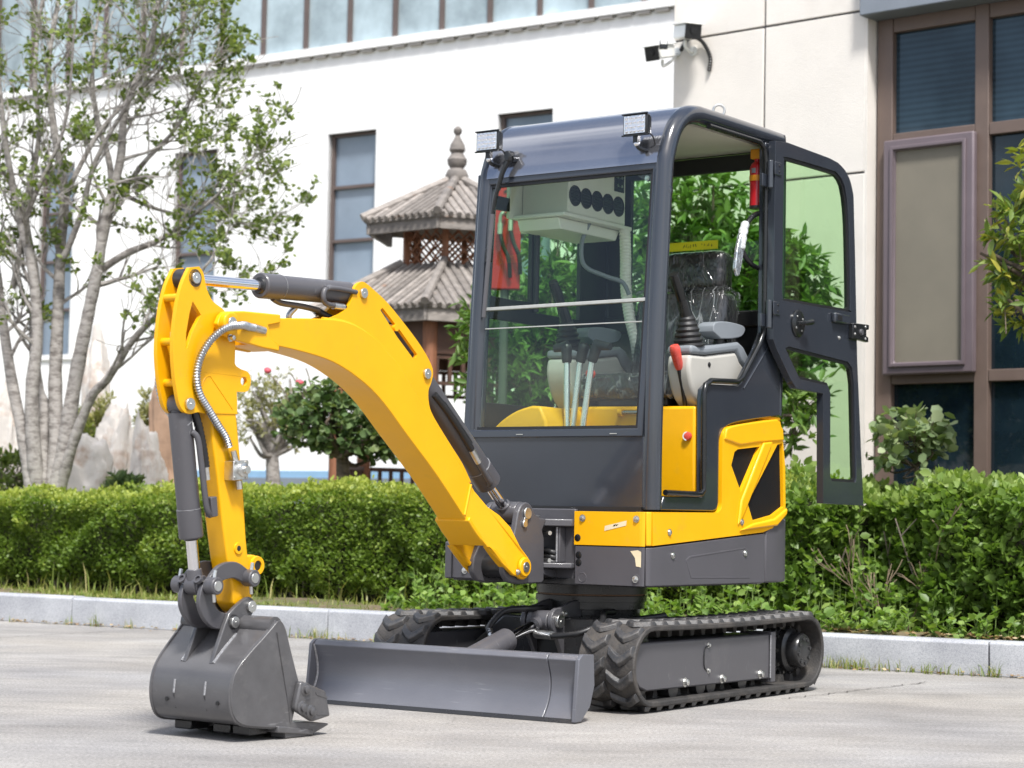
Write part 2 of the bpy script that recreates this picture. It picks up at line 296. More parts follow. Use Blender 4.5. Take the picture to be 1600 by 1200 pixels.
# ------------------------------------------------------------------ setting materials
def concrete():
    m, t, b, o = newmat('concrete'); L = t.links.new
    tc = N(t, 'ShaderNodeTexCoord'); mp = N(t, 'ShaderNodeMapping'); mp.inputs['Rotation'].default_value = (0, 0, R(12)); mp.inputs['Scale'].default_value = (.8, 1.1, 1); L(tc.outputs['Object'], mp.inputs[0])
    n1 = N(t, 'ShaderNodeTexNoise', Scale=1.4, Detail=9., Roughness=.62); L(mp.outputs[0], n1.inputs['Vector'])
    n2 = N(t, 'ShaderNodeTexNoise', Scale=.55, Detail=5., Roughness=.6); L(tc.outputs['Object'], n2.inputs['Vector'])
    n3 = N(t, 'ShaderNodeTexNoise', Scale=90., Detail=5., Roughness=.7); L(tc.outputs['Object'], n3.inputs['Vector'])
    n4 = N(t, 'ShaderNodeTexVoronoi', Scale=26.); L(tc.outputs['Object'], n4.inputs['Vector'])
    cr = N(t, 'ShaderNodeValToRGB'); e = cr.color_ramp.elements; e[0].position = .3; e[0].color = (.235, .225, .215, 1); e[1].position = .68; e[1].color = (.375, .362, .345, 1)
    k = e.new(.5); k.color = (.31, .298, .284, 1); L(n1.outputs[0], cr.inputs[0])
    cr2 = N(t, 'ShaderNodeValToRGB'); e = cr2.color_ramp.elements; e[0].position = .36; e[0].color = (.88, .89, .92, 1); e[1].position = .64; e[1].color = (1.06, 1.03, .98, 1); L(n2.outputs[0], cr2.inputs[0])
    cr3 = N(t, 'ShaderNodeValToRGB'); e = cr3.color_ramp.elements; e[0].position = .33; e[0].color = (.6, .6, .6, 1); e[1].position = .67; e[1].color = (1.36, 1.36, 1.36, 1); L(n3.outputs[0], cr3.inputs[0])
    a = N(t, 'ShaderNodeMix', data_type='RGBA', blend_type='MULTIPLY'); a.inputs[0].default_value = 1; L(cr.outputs[0], a.inputs[6]); L(cr2.outputs[0], a.inputs[7])
    c = N(t, 'ShaderNodeMix', data_type='RGBA', blend_type='MULTIPLY'); c.inputs[0].default_value = .9; L(a.outputs[2], c.inputs[6]); L(cr3.outputs[0], c.inputs[7])
    sp = N(t, 'ShaderNodeMapRange'); sp.inputs[1].default_value = .02; sp.inputs[2].default_value = .06; sp.inputs[3].default_value = .55; sp.inputs[4].default_value = 0
    L(n4.outputs['Distance'], sp.inputs[0])
    d = N(t, 'ShaderNodeMix', data_type='RGBA'); L(sp.outputs[0], d.inputs[0]); L(c.outputs[2], d.inputs[6]); d.inputs[7].default_value = (.16, .15, .145, 1)
    # hairline cracks and pale scuffs
    wv = N(t, 'ShaderNodeTexNoise', Scale=1.7, Detail=6., Roughness=.7); L(tc.outputs['Object'], wv.inputs['Vector']); wm = N(t, 'ShaderNodeMix', data_type='RGBA'); wm.inputs[0].default_value = .22; L(tc.outputs['Object'], wm.inputs[6]); L(wv.outputs['Color'], wm.inputs[7])
    vo = N(t, 'ShaderNodeTexVoronoi', feature='DISTANCE_TO_EDGE', Scale=.55); L(wm.outputs[2], vo.inputs['Vector'])
    ck = N(t, 'ShaderNodeMapRange'); ck.inputs[1].default_value = .0005; ck.inputs[2].default_value = .0022; ck.inputs[3].default_value = .5; ck.inputs[4].default_value = 0; L(vo.outputs['Distance'], ck.inputs[0])
    km = N(t, 'ShaderNodeMapRange'); km.inputs[1].default_value = .5; km.inputs[2].default_value = .6; L(n2.outputs[0], km.inputs[0]); kk = N(t, 'ShaderNodeMath', operation='MULTIPLY'); L(ck.outputs[0], kk.inputs[0]); L(km.outputs[0], kk.inputs[1])
    d2 = N(t, 'ShaderNodeMix', data_type='RGBA'); L(kk.outputs[0], d2.inputs[0]); L(d.outputs[2], d2.inputs[6]); d2.inputs[7].default_value = (.1, .095, .09, 1)
    n5 = N(t, 'ShaderNodeTexNoise', Scale=320., Detail=3.); L(tc.outputs['Object'], n5.inputs['Vector']); g5 = N(t, 'ShaderNodeMapRange'); g5.inputs[1].default_value = .3; g5.inputs[2].default_value = .7; g5.inputs[3].default_value = .72; g5.inputs[4].default_value = 1.28; L(n5.outputs[0], g5.inputs[0])
    mp2 = N(t, 'ShaderNodeMapping'); mp2.inputs['Rotation'].default_value = (0, 0, R(29)); mp2.inputs['Scale'].default_value = (.5, 2.2, 1); L(tc.outputs['Object'], mp2.inputs[0])
    n6 = N(t, 'ShaderNodeTexNoise', Scale=5., Detail=8., Roughness=.7); L(mp2.outputs[0], n6.inputs['Vector']); g6 = N(t, 'ShaderNodeMapRange'); g6.inputs[1].default_value = .3; g6.inputs[2].default_value = .7; g6.inputs[3].default_value = .84; g6.inputs[4].default_value = 1.07; L(n6.outputs[0], g6.inputs[0])
    n7 = N(t, 'ShaderNodeTexNoise', Scale=1.1, Detail=7., Roughness=.6); mp3 = N(t, 'ShaderNodeMapping'); mp3.inputs['Location'].default_value = (3.3, 1.7, 0); L(tc.outputs['Object'], mp3.inputs[0]); L(mp3.outputs[0], n7.inputs['Vector']); g7 = N(t, 'ShaderNodeMapRange'); g7.inputs[1].default_value = .56; g7.inputs[2].default_value = .74; g7.inputs[3].default_value = 1; g7.inputs[4].default_value = .74; L(n7.outputs[0], g7.inputs[0])
    m67 = N(t, 'ShaderNodeMath', operation='MULTIPLY'); L(g6.outputs[0], m67.inputs[0]); L(g7.outputs[0], m67.inputs[1]); v67 = N(t, 'ShaderNodeVectorMath', operation='SCALE'); L(d2.outputs[2], v67.inputs[0]); L(m67.outputs[0], v67.inputs['Scale'])
    vs_ = N(t, 'ShaderNodeVectorMath', operation='SCALE'); L(v67.outputs[0], vs_.inputs[0]); L(g5.outputs[0], vs_.inputs['Scale'])
    L(vs_.outputs[0], b.inputs['Base Color']); b.inputs['Roughness'].default_value = .82; b.inputs['Specular IOR Level'].default_value = .3
    bp = N(t, 'ShaderNodeBump', Strength=.35, Distance=.004); L(n3.outputs[0], bp.inputs['Height']); L(bp.outputs[0], b.inputs['Normal'])
    return m
def granite():
    m, t, b, o = newmat('granite'); L = t.links.new; tc = N(t, 'ShaderNodeTexCoord')
    n1 = N(t, 'ShaderNodeTexVoronoi', Scale=330.); L(tc.outputs['Object'], n1.inputs['Vector'])
    n2 = N(t, 'ShaderNodeTexNoise', Scale=5., Detail=6.); L(tc.outputs['Object'], n2.inputs['Vector'])
    cr = N(t, 'ShaderNodeValToRGB'); e = cr.color_ramp.elements; e[0].position = .1; e[0].color = (.27, .285, .31, 1); e[1].position = .6; e[1].color = (.46, .47, .49, 1)
    L(n1.outputs['Color'], cr.inputs[0])
    cr2 = N(t, 'ShaderNodeValToRGB'); e = cr2.color_ramp.elements; e[0].position = .3; e[0].color = (.78, .78, .8, 1); e[1].position = .65; e[1].color = (1.05, 1.05, 1.05, 1); L(n2.outputs[0], cr2.inputs[0])
    a = N(t, 'ShaderNodeMix', data_type='RGBA', blend_type='MULTIPLY'); a.inputs[0].default_value = 1; L(cr.outputs[0], a.inputs[6]); L(cr2.outputs[0], a.inputs[7])
    L(a.outputs[2], b.inputs['Base Color']); b.inputs['Roughness'].default_value = .7
    return m
CONC = concrete(); GRAN = granite()
SOIL = mat('soil', (.13, .1, .06), .95, var=.4, vscale=14, bump=.6, bscale=40, dirt=(.1, .13, .03), dscale=5, dlo=.45, dhi=.6, damt=.8)
CRACK = mat('crack', (.09, .08, .075), .9)
STUCCO = mat('stucco', (.77, .725, .665), .9, var=.04, vscale=2.5, bump=.35, bscale=170, dirt=(.5, .44, .36), dscale=1.4, dlo=.55, dhi=.85, damt=.35)
JOINT = mat('joint', (.06, .06, .065), .8)
LINT = mat('lintel_grey', (.2, .225, .26), .6, var=.06, bump=.05)
BRN = mat('brown_frame', (.14, .1, .082), .5, var=.08, vscale=8, dirt=(.3, .21, .13), dscale=9, dlo=.68, dhi=.74, damt=.7)
MAUVE = mat('mauve_frame', (.15, .118, .13), .42, var=.06)
SCREEN = mat('fly_screen', (.2, .18, .14), .75, var=.08, vscale=3, bump=.1, bscale=600)
PANE = mat('dark_pane', (.008, .017, .024), .04, var=.3, vscale=4, spec=.6, rvar=.0)
def blindmat():
    m, t, b, o = newmat('pane_with_blinds'); L = t.links.new; tc = N(t, 'ShaderNodeTexCoord'); sx = N(t, 'ShaderNodeSeparateXYZ'); L(tc.outputs['Object'], sx.inputs[0])
    mu = N(t, 'ShaderNodeMath', operation='MULTIPLY'); mu.inputs[1].default_value = 2 * math.pi / .04; L(sx.outputs[2], mu.inputs[0]); sn = N(t, 'ShaderNodeMath', operation='SINE'); L(mu.outputs[0], sn.inputs[0])
    nz = N(t, 'ShaderNodeTexNoise', Scale=2.5, Detail=6.); L(tc.outputs['Object'], nz.inputs['Vector']); ad = N(t, 'ShaderNodeMath', operation='MULTIPLY_ADD'); ad.inputs[1].default_value = .11; L(sn.outputs[0], ad.inputs[0]); L(nz.outputs[0], ad.inputs[2])
    cr = N(t, 'ShaderNodeValToRGB'); cr.color_ramp.elements[0].position = .3; cr.color_ramp.elements[0].color = (.008, .018, .026, 1); cr.color_ramp.elements[1].position = .85; cr.color_ramp.elements[1].color = (.035, .065, .09, 1); L(ad.outputs[0], cr.inputs[0]); L(cr.outputs[0], b.inputs['Base Color'])
    b.inputs['Roughness'].default_value = .04; b.inputs['Specular IOR Level'].default_value = .6
    return m
PANEB = blindmat()
WPANE = mat('pale_pane', (.21, .265, .33), .03, var=.15, vscale=1.2, spec=.6, rvar=.0)  # curtain tone and bright sky reflection are both put into this base colour
GPANE = mat('ribbon_pane', (.36, .44, .47), .03, var=.4, vscale=1.3, spec=.7, rvar=.0)
WHITEW = mat('white_cladding', (.86, .86, .85), .55, var=.02, vscale=.6, stretch=(9, 9, .4))
TRIMW = mat('white_trim', (.84, .84, .83), .5)
BLUEB = mat('blue_band', (.25, .42, .6), .5, var=.05)
PLINTH = mat('grey_plinth', (.2, .23, .27), .7, var=.08)
MULL = mat('brown_mullion', (.12, .09, .08), .5)
WOOD = mat('weathered_wood', (.25, .225, .205), .8, var=.3, vscale=9, stretch=(1, 1, 3), bump=.3, bscale=40, dirt=(.3, .14, .07), dscale=5, dlo=.64, dhi=.7, damt=.6)
def vary(m, lo, hi):
    t = m.node_tree; b = next(n for n in t.nodes if n.type == 'BSDF_PRINCIPLED'); src = b.inputs['Base Color'].links[0].from_socket; oi = N(t, 'ShaderNodeObjectInfo'); mr = N(t, 'ShaderNodeMapRange'); mr.inputs[3].default_value = lo; mr.inputs[4].default_value = hi; t.links.new(oi.outputs['Random'], mr.inputs[0])
    sc_ = N(t, 'ShaderNodeVectorMath', operation='SCALE'); t.links.new(src, sc_.inputs[0]); t.links.new(mr.outputs[0], sc_.inputs['Scale']); t.links.new(sc_.outputs[0], b.inputs['Base Color'])
vary(WOOD, .62, 1.3)
WOODB = mat('brown_wood', (.27, .115, .06), .6, var=.3, vscale=8, stretch=(6, 6, 1), bump=.2, bscale=50)
WOODD = mat('dark_brown_wood', (.09, .045, .03), .6, var=.3, vscale=8)
ROCKM = mat('pale_rock', (.6, .56, .52), .9, var=.2, vscale=3, bump=.8, bscale=9, dirt=(.34, .2, .12), dscale=3.2, dlo=.52, dhi=.66, damt=.75)
ROCKR = mat('rusty_rock', (.36, .235, .16), .9, var=.3, vscale=6, bump=.8, bscale=10)
def barkmat(name, c, c2):
    m, t, b, o = newmat(name); L = t.links.new; tc = N(t, 'ShaderNodeTexCoord'); mp = N(t, 'ShaderNodeMapping'); mp.inputs['Scale'].default_value = (7, 7, 15); L(tc.outputs['Object'], mp.inputs[0])
    n1 = N(t, 'ShaderNodeTexNoise', Scale=1.6, Detail=7., Roughness=.7); L(mp.outputs[0], n1.inputs['Vector'])
    cr = N(t, 'ShaderNodeValToRGB'); e = cr.color_ramp.elements; e[0].position = .38; e[0].color = (*c2, 1); e[1].position = .55; e[1].color = (*c, 1); L(n1.outputs[0], cr.inputs[0])
    L(cr.outputs[0], b.inputs['Base Color']); b.inputs['Roughness'].default_value = .85
    bp = N(t, 'ShaderNodeBump', Strength=.6, Distance=.02); L(n1.outputs[0], bp.inputs['Height']); L(bp.outputs[0], b.inputs['Normal'])
    return m
BARK = barkmat('grey_bark', (.36, .335, .31), (.16, .142, .128)); BARKB = barkmat('brown_bark', (.16, .12, .09), (.06, .045, .035))
TWIG = mat('twig', (.24, .2, .165), .85, var=.2)
STALK = mat('green_stalk', (.12, .18, .04), .7, var=.2)
LF_HEDGE = leafmat('leaf_hedge', (.1, .165, .028), (.185, .265, .048), (.42, .47, .1), .38)
LF_HEDGE2 = leafmat('leaf_hedge_broad', (.11, .19, .036), (.18, .28, .06), (.31, .4, .115), .36)
LF_COVER = leafmat('leaf_cover', (.11, .2, .036), (.18, .29, .06), (.3, .41, .11), .36)
LF_TREE = leafmat('leaf_tree', (.1, .145, .042), (.16, .21, .062), (.27, .32, .1), .4)
LF_OSM = leafmat('leaf_osmanthus', (.068, .14, .026), (.115, .2, .045), (.2, .29, .08), .32)
LF_ROSE = leafmat('leaf_rose', (.06, .11, .035), (.11, .175, .06), (.22, .27, .1), .22, .55)
LF_ROSEP = leafmat('leaf_rose_pale', (.13, .19, .08), (.21, .28, .13), (.33, .38, .2), .25, .5)
LF_FUZZ = leafmat('leaf_fuzz', (.2, .21, .09), (.29, .29, .13), (.42, .39, .19), .35)
LF_GRASS = leafmat('leaf_grass', (.14, .2, .035), (.22, .27, .06), (.4, .36, .15), .3)
LF_DRY = leafmat('leaf_dry', (.2, .12, .06), (.34, .23, .12), (.5, .4, .26), .2, .8)
LF_PALE = leafmat('leaf_pale_tree', (.11, .17, .035), (.17, .24, .05), (.36, .33, .05), .3)

# ------------------------------------------------------------------ ground, kerb, bed
K0 = Vector((-3.01, 12.10, 0)); KU = Vector((.871, -.491, 0)); KV = Vector((.491, .871, 0))
def KP(u, v, z=0): return K0 + KU * u + KV * v + Vector((0, 0, z))
g = MB(); q = 150
g.add([(-q, -q, 0), (q, -q, 0), (q, q, 0), (-q, q, 0)], [(0, 1, 2, 3)])
ground = tag(g.build('ground', CONC, smooth=0), kind='structure')
# pavement joints (thin sunken strips of dark filler)
def strip(p, wd, z):
    mb = MB(); vs = []; k = len(p)
    for i, q_ in enumerate(p):
        t = (Vector(p[min(i + 1, k - 1)]) - Vector(p[max(i - 1, 0)])).normalized(); s_ = Vector((-t.y, t.x, 0)); w_ = wd * (.6 + .8 * rng.random())
        vs += [Vector((*q_[:2], z)) + s_ * w_, Vector((*q_[:2], z)) - s_ * w_]
    return mb.add(vs, [(2 * i, 2 * i + 1, 2 * i + 3, 2 * i + 2) for i in range(k - 1)])
for (u0, v0, u1, v1) in ((1.08, -1.9, 1.16, -.1), (5.66, -1.75, 5.84, -.55)):
    pts = [KP(lerp(u0, u1, i / 40) + rng.uniform(-.012, .012), lerp(v0, v1, i / 40)) for i in range(41)]
    strip(pts, .0035, .004).build('pavement_joint', CRACK, ground, smooth=0)
# kerb stones
kerb = tag(empty('kerb'), kind='structure')
for i in range(16):
    a = .55 + 1.8 * (i - 6); dz = rng.uniform(-.004, .004); dv = rng.uniform(-.004, .004); b_ = a + 1.793
    mb = MB(); pr = [(0 + dv, 0), (0 + dv, .148 + dz), (.012 + dv, .16 + dz), (.12 + dv, .16 + dz), (.12 + dv, 0)]
    vs = [KP(a, v, z) for v, z in pr] + [KP(b_, v, z) for v, z in pr]; k = len(pr)
    mb.add(vs, [list(range(k)), list(range(2 * k - 1, k - 1, -1))] + [[j, (j + 1) % k, (j + 1) % k + k, j + k] for j in range(k)])
    mb.build('kerb_stone', GRAN, kerb, bevel=.004)
# planting bed
mb = MB(); nu, nv = 60, 24
vs = [KP(lerp(-20, 25, i / nu), lerp(.1, 16, (j / nv) ** 1.6), .135 + .03 * math.sin(i * 1.7 + j) * (j > 0) + (.02 if j else 0)) for i in range(nu + 1) for j in range(nv + 1)]
mb.add(vs, [(i * (nv + 1) + j, (i + 1) * (nv + 1) + j, (i + 1) * (nv + 1) + j + 1, i * (nv + 1) + j + 1) for i in range(nu) for j in range(nv)])
bed = tag(mb.build('planting_bed', SOIL), kind='structure')

# ------------------------------------------------------------------ beige building
BP = Vector((2.26, 13.0, 0)); BD = Vector((math.cos(R(-39.9)), math.sin(R(-39.9)), 0)); BN = Vector((-BD.y, BD.x, 0))
def facade_fn(P0, D, Nn): return lambda v: P0 + D * v[0] + Nn * v[1] + Vector((0, 0, v[2]))
bf = facade_fn(BP, BD, BN)
bb = empty('beige_building', BP, label='cream rendered building with grey lintel over big brown framed windows', cat='building')
IB = Matrix.Translation(-BP)
def bpart(mb, name, m, parent=bb, bevel=0, smooth=38):
    mb.v = [tuple(Vector(v) - BP) for v in mb.v]; return mb.build(name, m, parent, bevel, smooth)
HB = 6.5
panels = [(-1.53, -.788, .1, 2.938), (-1.53, -.788, 2.953, 4.002), (-1.53, -.788, 4.017, HB), (-.772, -.005, .1, 2.938), (-.772, -.005, 2.953, 4.002), (-.772, -.005, 4.017, HB)]
for (s0, s1, z0, z1) in panels:
    bpart(MB().prism([(s0, z0), (s1, z0), (s1, z1), (s0, z1)], 'y', 0, .2, fn=bf), 'wall_panel', STUCCO, bevel=.004)
bpart(MB().prism([(-1.52, .1), (-.01, .1), (-.01, HB - .02), (-1.52, HB - .02)], 'y', .012, .19, fn=bf), 'joint_backing', JOINT)
mb = MB().prism([(-1.53, .205), (-1.3, .205), (-1.3, 8), (-1.53, 8)], 'z', .1, HB, fn=bf)
mb.prism([(6, .6), (6.2, .6), (6.2, 8), (6, 8)], 'z', .1, HB, fn=bf)
bpart(mb, 'return_wall', STUCCO)
bpart(MB().prism([(-.004, .0), (.012, .0), (.012, .45), (-.004, .45)], 'z', .1, 3.955, fn=bf), 'window_reveal', STUCCO)
bpart(MB().prism([(0, -.09), (6.2, -.09), (6.2, .5), (0, .5)], 'z', 3.955, 4.32, fn=bf), 'lintel', LINT, bevel=.006)
bpart(MB().prism([(.0, 0), (6.2, 0), (6.2, .4), (.0, .4)], 'z', 4.325, HB, fn=bf), 'upper_wall', STUCCO)
bpart(MB().prism([(-1.3, .3), (6.1, .3), (6.1, 8), (-1.3, 8)], 'z', HB, HB + .12, fn=bf), 'roof_slab', LINT)
# curtain wall window: frame bars, panes, sash
def bar(s0, s1, z0, z1, y0=.10, y1=.2, m=BRN, nm='frame_bar', bev=.005): return bpart(MB().prism([(s0, z0), (s1, z0), (s1, z1), (s0, z1)], 'y', y0, y1, fn=bf), nm, m, bevel=bev)
bar(.03, .14, .1, 3.955)
cols_ = [(.725, .82), (1.42, 1.51), (2.11, 2.2), (2.8, 2.9), (3.5, 3.6), (4.2, 4.3), (4.9, 5.0), (5.85, 6.0)]
for a, b_ in cols_: bar(a, b_, .1, 3.955)
edges_ = [.14] + [e for p in cols_ for e in p]
for i in range(0, len(edges_) - 1, 2):
    a, b_ = edges_[i], edges_[i + 1]
    for z0, z1 in ((.1, .3), (1.57, 1.645), (3.118, 3.197), (3.862, 3.955)): bar(a + .002, b_ - .002, z0, z1, .104, .196)
    for z0, z1 in ((.3, 1.57), (1.645, 3.118), (3.197, 3.862)):
        if i == 0 and z0 == 1.645: continue
        bpart(MB().prism([(a, z0), (b_, z0), (b_, z1), (a, z1)], 'y', .15, .162, fn=bf), 'pane', PANEB if z0 > 3 else PANE)
mb = MB().prism([(.105, 1.625), (.748, 1.625), (.748, 3.145), (.105, 3.145)], 'y', .045, .098, holes=[[(.19, 1.705), (.665, 1.705), (.665, 3.07), (.19, 3.07)]], fn=bf)
sash = bpart(mb, 'sash', MAUVE, bevel=.012)
mb = MB().prism([(.16, 1.675), (.695, 1.675), (.695, 3.1), (.16, 3.1)], 'y', .03, .046, holes=[[(.183, 1.698), (.672, 1.698), (.672, 3.077), (.183, 3.077)]], fn=bf)
mb.v = [tuple(Vector(v) - BP) for v in mb.v]; mb.build('sash_bead', MAUVE, sash, bevel=.004)
mb = MB().prism([(.188, 1.7), (.67, 1.7), (.67, 3.075), (.188, 3.075)], 'y', .066, .07, fn=bf)
mb.v = [tuple(Vector(v) - BP) for v in mb.v]; mb.build('fly_screen', SCREEN, sash)

# ------------------------------------------------------------------ white building
WP = Vector((0, 24.0, 0)); WD = Vector((math.cos(R(-33.4)), math.sin(R(-33.4)), 0)); WN = Vector((-WD.y, WD.x, 0)); wf = facade_fn(WP, WD, WN)
wb = empty('white_building', WP, label='long white clad factory building with ribbon of glazing along its top', cat='building')
def wpart(mb, name, m, parent=wb, bevel=0, smooth=38):
    mb.v = [tuple(Vector(v) - WP) for v in mb.v]; return mb.build(name, m, parent, bevel, smooth)
wins = [(-2.86, -2.09, 3.0, 5.485), (-.26, .525, 3.0, 5.5), (-5.49, -4.72, 3.0, 5.46), (-8.05, -7.36, 2.8, 5.49), (-10.7, -10.0, 2.8, 5.49)]
mb = MB().prism([(-22, 1.2), (9, 1.2), (9, 6.5), (-22, 6.5)], 'y', 0, .25, holes=[[(a, z0), (b_, z0), (b_, z1), (a, z1)] for a, b_, z0, z1 in wins], fn=wf)
wpart(mb, 'wall', WHITEW)
rb = MB()
for i in range(100): rb.prism([(-22 + i * .31, 1.2), (-21.985 + i * .31, 1.2), (-21.985 + i * .31, 6.5), (-22 + i * .31, 6.5)], 'y', -.003, 0, fn=wf) if not any(a - .03 < -22 + i * .31 < b_ + .03 for a, b_, _, _ in wins) else None
wpart(rb, 'cladding_ribs', TRIMW)['kind'] = 'stuff'
for (a, b_, z0, z1) in wins:
    fr = wpart(MB().prism([(a - .07, z0 - .07), (b_ + .07, z0 - .07), (b_ + .07, z1 + .07), (a - .07, z1 + .07)], 'y', -.03, .08, holes=[[(a, z0), (b_, z0), (b_, z1), (a, z1)]], fn=wf), 'window_surround', TRIMW)
    mb = MB(); h3 = .685; zz = z1
    mb.prism([(a + .001, z0 + .001), (a + .045, z0 + .001), (a + .045, z1 - .001), (a + .001, z1 - .001)], 'y', .05, .13, fn=wf)
    mb.prism([(a + .045, z1 - .035), (b_ - .001, z1 - .035), (b_ - .001, z1 - .001), (a + .045, z1 - .001)], 'y', .05, .13, fn=wf)
    k = 1
    while z1 - h3 * k > z0: mb.prism([(a + .045, z1 - h3 * k - .02), (b_ - .001, z1 - h3 * k - .02), (b_ - .001, z1 - h3 * k + .02), (a + .045, z1 - h3 * k + .02)], 'y', .05, .13, fn=wf); k += 1
    wpart(mb, 'window_frame', MULL)
    k = 0
    while z1 - h3 * k > z0 + .02:
        zt = z1 - h3 * k; zb = max(zt - h3, z0)
        wpart(MB().prism([(a, zb), (b_, zb), (b_, zt), (a, zt)], 'y', .1, .11, fn=wf), 'pane', WPANE); k += 1
wpart(MB().prism([(-22, 6.52), (9, 6.52), (9, 6.62), (-22, 6.62)], 'y', -.07, .22, fn=wf), 'ledge', TRIMW)
mb = MB()
for i in range(48): mb.prism([(-9.6 + i * .25, 6.48), (-9.42 + i * .25, 6.48), (-9.42 + i * .25, 6.518), (-9.6 + i * .25, 6.518)], 'y', -.055, -.01, fn=wf)
wpart(mb, 'flashing', mat('flashing', (.34, .32, .3), .6))['kind'] = 'stuff'
for i in range(-12, 8):
    s = -1.14 + i * .717
    wpart(MB().prism([(s - .026, 6.62), (s + .026, 6.62), (s + .026, 8.6), (s - .026, 8.6)], 'y', -.02, .08, fn=wf), 'mullion', MULL)
    wpart(MB().prism([(s + .027, 6.62), (s + .69, 6.62), (s + .69, 8.6), (s + .027, 8.6)], 'y', .03, .045, fn=wf), 'ribbon_pane', GPANE)
wpart(MB().prism([(-10.2, 8.6), (9, 8.6), (9, 9.4), (-10.2, 9.4)], 'y', -.1, .2, fn=wf), 'parapet', TRIMW)
wpart(MB().prism([(-22, 6.62), (-9.8, 6.62), (-9.8, 9.4), (-22, 9.4)], 'y', 0, .2, fn=wf), 'upper_wall', WHITEW)
wpart(MB().prism([(-22, .1), (9, .1), (9, 1.11), (-22, 1.11)], 'y', -.06, .25, fn=wf), 'plinth', PLINTH)
wpart(MB().prism([(-22, 1.11), (9, 1.11), (9, 1.2), (-22, 1.2)], 'y', -.03, .22, fn=wf), 'blue_band', BLUEB)
wpart(MB().prism([(-22, .26), (9, .26), (9, 10), (-22, 10)], 'z', 9.3, 9.4, fn=wf), 'roof_slab', TRIMW)
# ------------------------------------------------------------------ gazebo
GC = at(707, 600, 17.0); GC.z = .14
gz = empty('gazebo', GC, label='weathered two tier wooden gazebo with finial and lattice lantern', cat='gazebo')
GA0 = R(-90 - 9)   # one corner points at the camera, a little to its left
def hexp(r, z, i): a = GA0 + i * R(60); return Vector((r * math.cos(a), r * math.sin(a), z))
Zg = -.14
def roof_tier(r0, z0, r1, z1, nroll, eave):
    for i in range(6):
        A, B = hexp(r1, z1 + Zg, i), hexp(r1, z1 + Zg, i + 1); a, b = hexp(r0, z0 + Zg, i), hexp(r0, z0 + Zg, i + 1)
        MB().add([A, B, b, a, A - Vector((0, 0, .03)), B - Vector((0, 0, .03)), b - Vector((0, 0, .03)), a - Vector((0, 0, .03))], [(0, 1, 2, 3), (7, 6, 5, 4), (0, 4, 5, 1), (1, 5, 6, 2), (2, 6, 7, 3), (3, 7, 4, 0)]).build('roof_panel', WOOD, gz)
        if i in (2, 3): continue
        for k in range(nroll):
            t = (k + .5) / nroll; e = A.lerp(B, t); mid = abs(t - .5) * 2
            # rolls run straight up the slope until they meet the hip
            up = ((a + b) / 2 - (A + B) / 2); lim = 1.0 if abs(t - .5) < .5 * (a - b).length / (A - B).length else (1 - mid) / (1 - (a - b).length / (A - B).length)
            lim = min(1, max(.06, lim)); top = e + up * lim; n_ = (B - A).cross(up).normalized(); n_ = n_ if n_.z > 0 else -n_
            MB().tube([e + n_ * .006 - up.normalized() * .02, top + n_ * .006], .021, 7).build('roof_tile', WOOD, gz)
        MB().tube([A - (a - A).normalized() * .03 + Vector((0, 0, .03)), a + Vector((0, 0, .03))], .035, 8).build('hip_ridge', WOOD, gz)
        d = Vector((0, 0, eave)); oo = (A + B) / 2; oo = Vector((oo.x, oo.y, 0)).normalized() * .02
        MB().add([A - oo, B - oo, B - oo - d, A - oo - d, A - oo * 3, B - oo * 3, B - oo * 3 - d, A - oo * 3 - d], [(0, 1, 2, 3), (7, 6, 5, 4), (0, 4, 5, 1), (1, 5, 6, 2), (2, 6, 7, 3), (3, 7, 4, 0)]).build('fascia', WOOD, gz)
roof_tier(.06, 3.48, .80, 3.11, 11, .12)
roof_tier(.47, 2.74, 1.22, 2.33, 16, .13)
MB().lathe([(.1, 0), (.09, .05), (.06, .07), (.085, .1), (.1, .15), (.08, .2), (.055, .215), (.08, .25), (.085, .29), (.06, .33), (.05, .345), (.07, .37), (.06, .42), (.03, .47), (.018, .5), (.035, .52), (.036, .55), (.015, .575)], (0, 0, 3.25 + .02), n=16).build('finial', WOOD, gz)
for o in bpy.data.objects:
    if o.name == 'finial': o.location.z = -.02
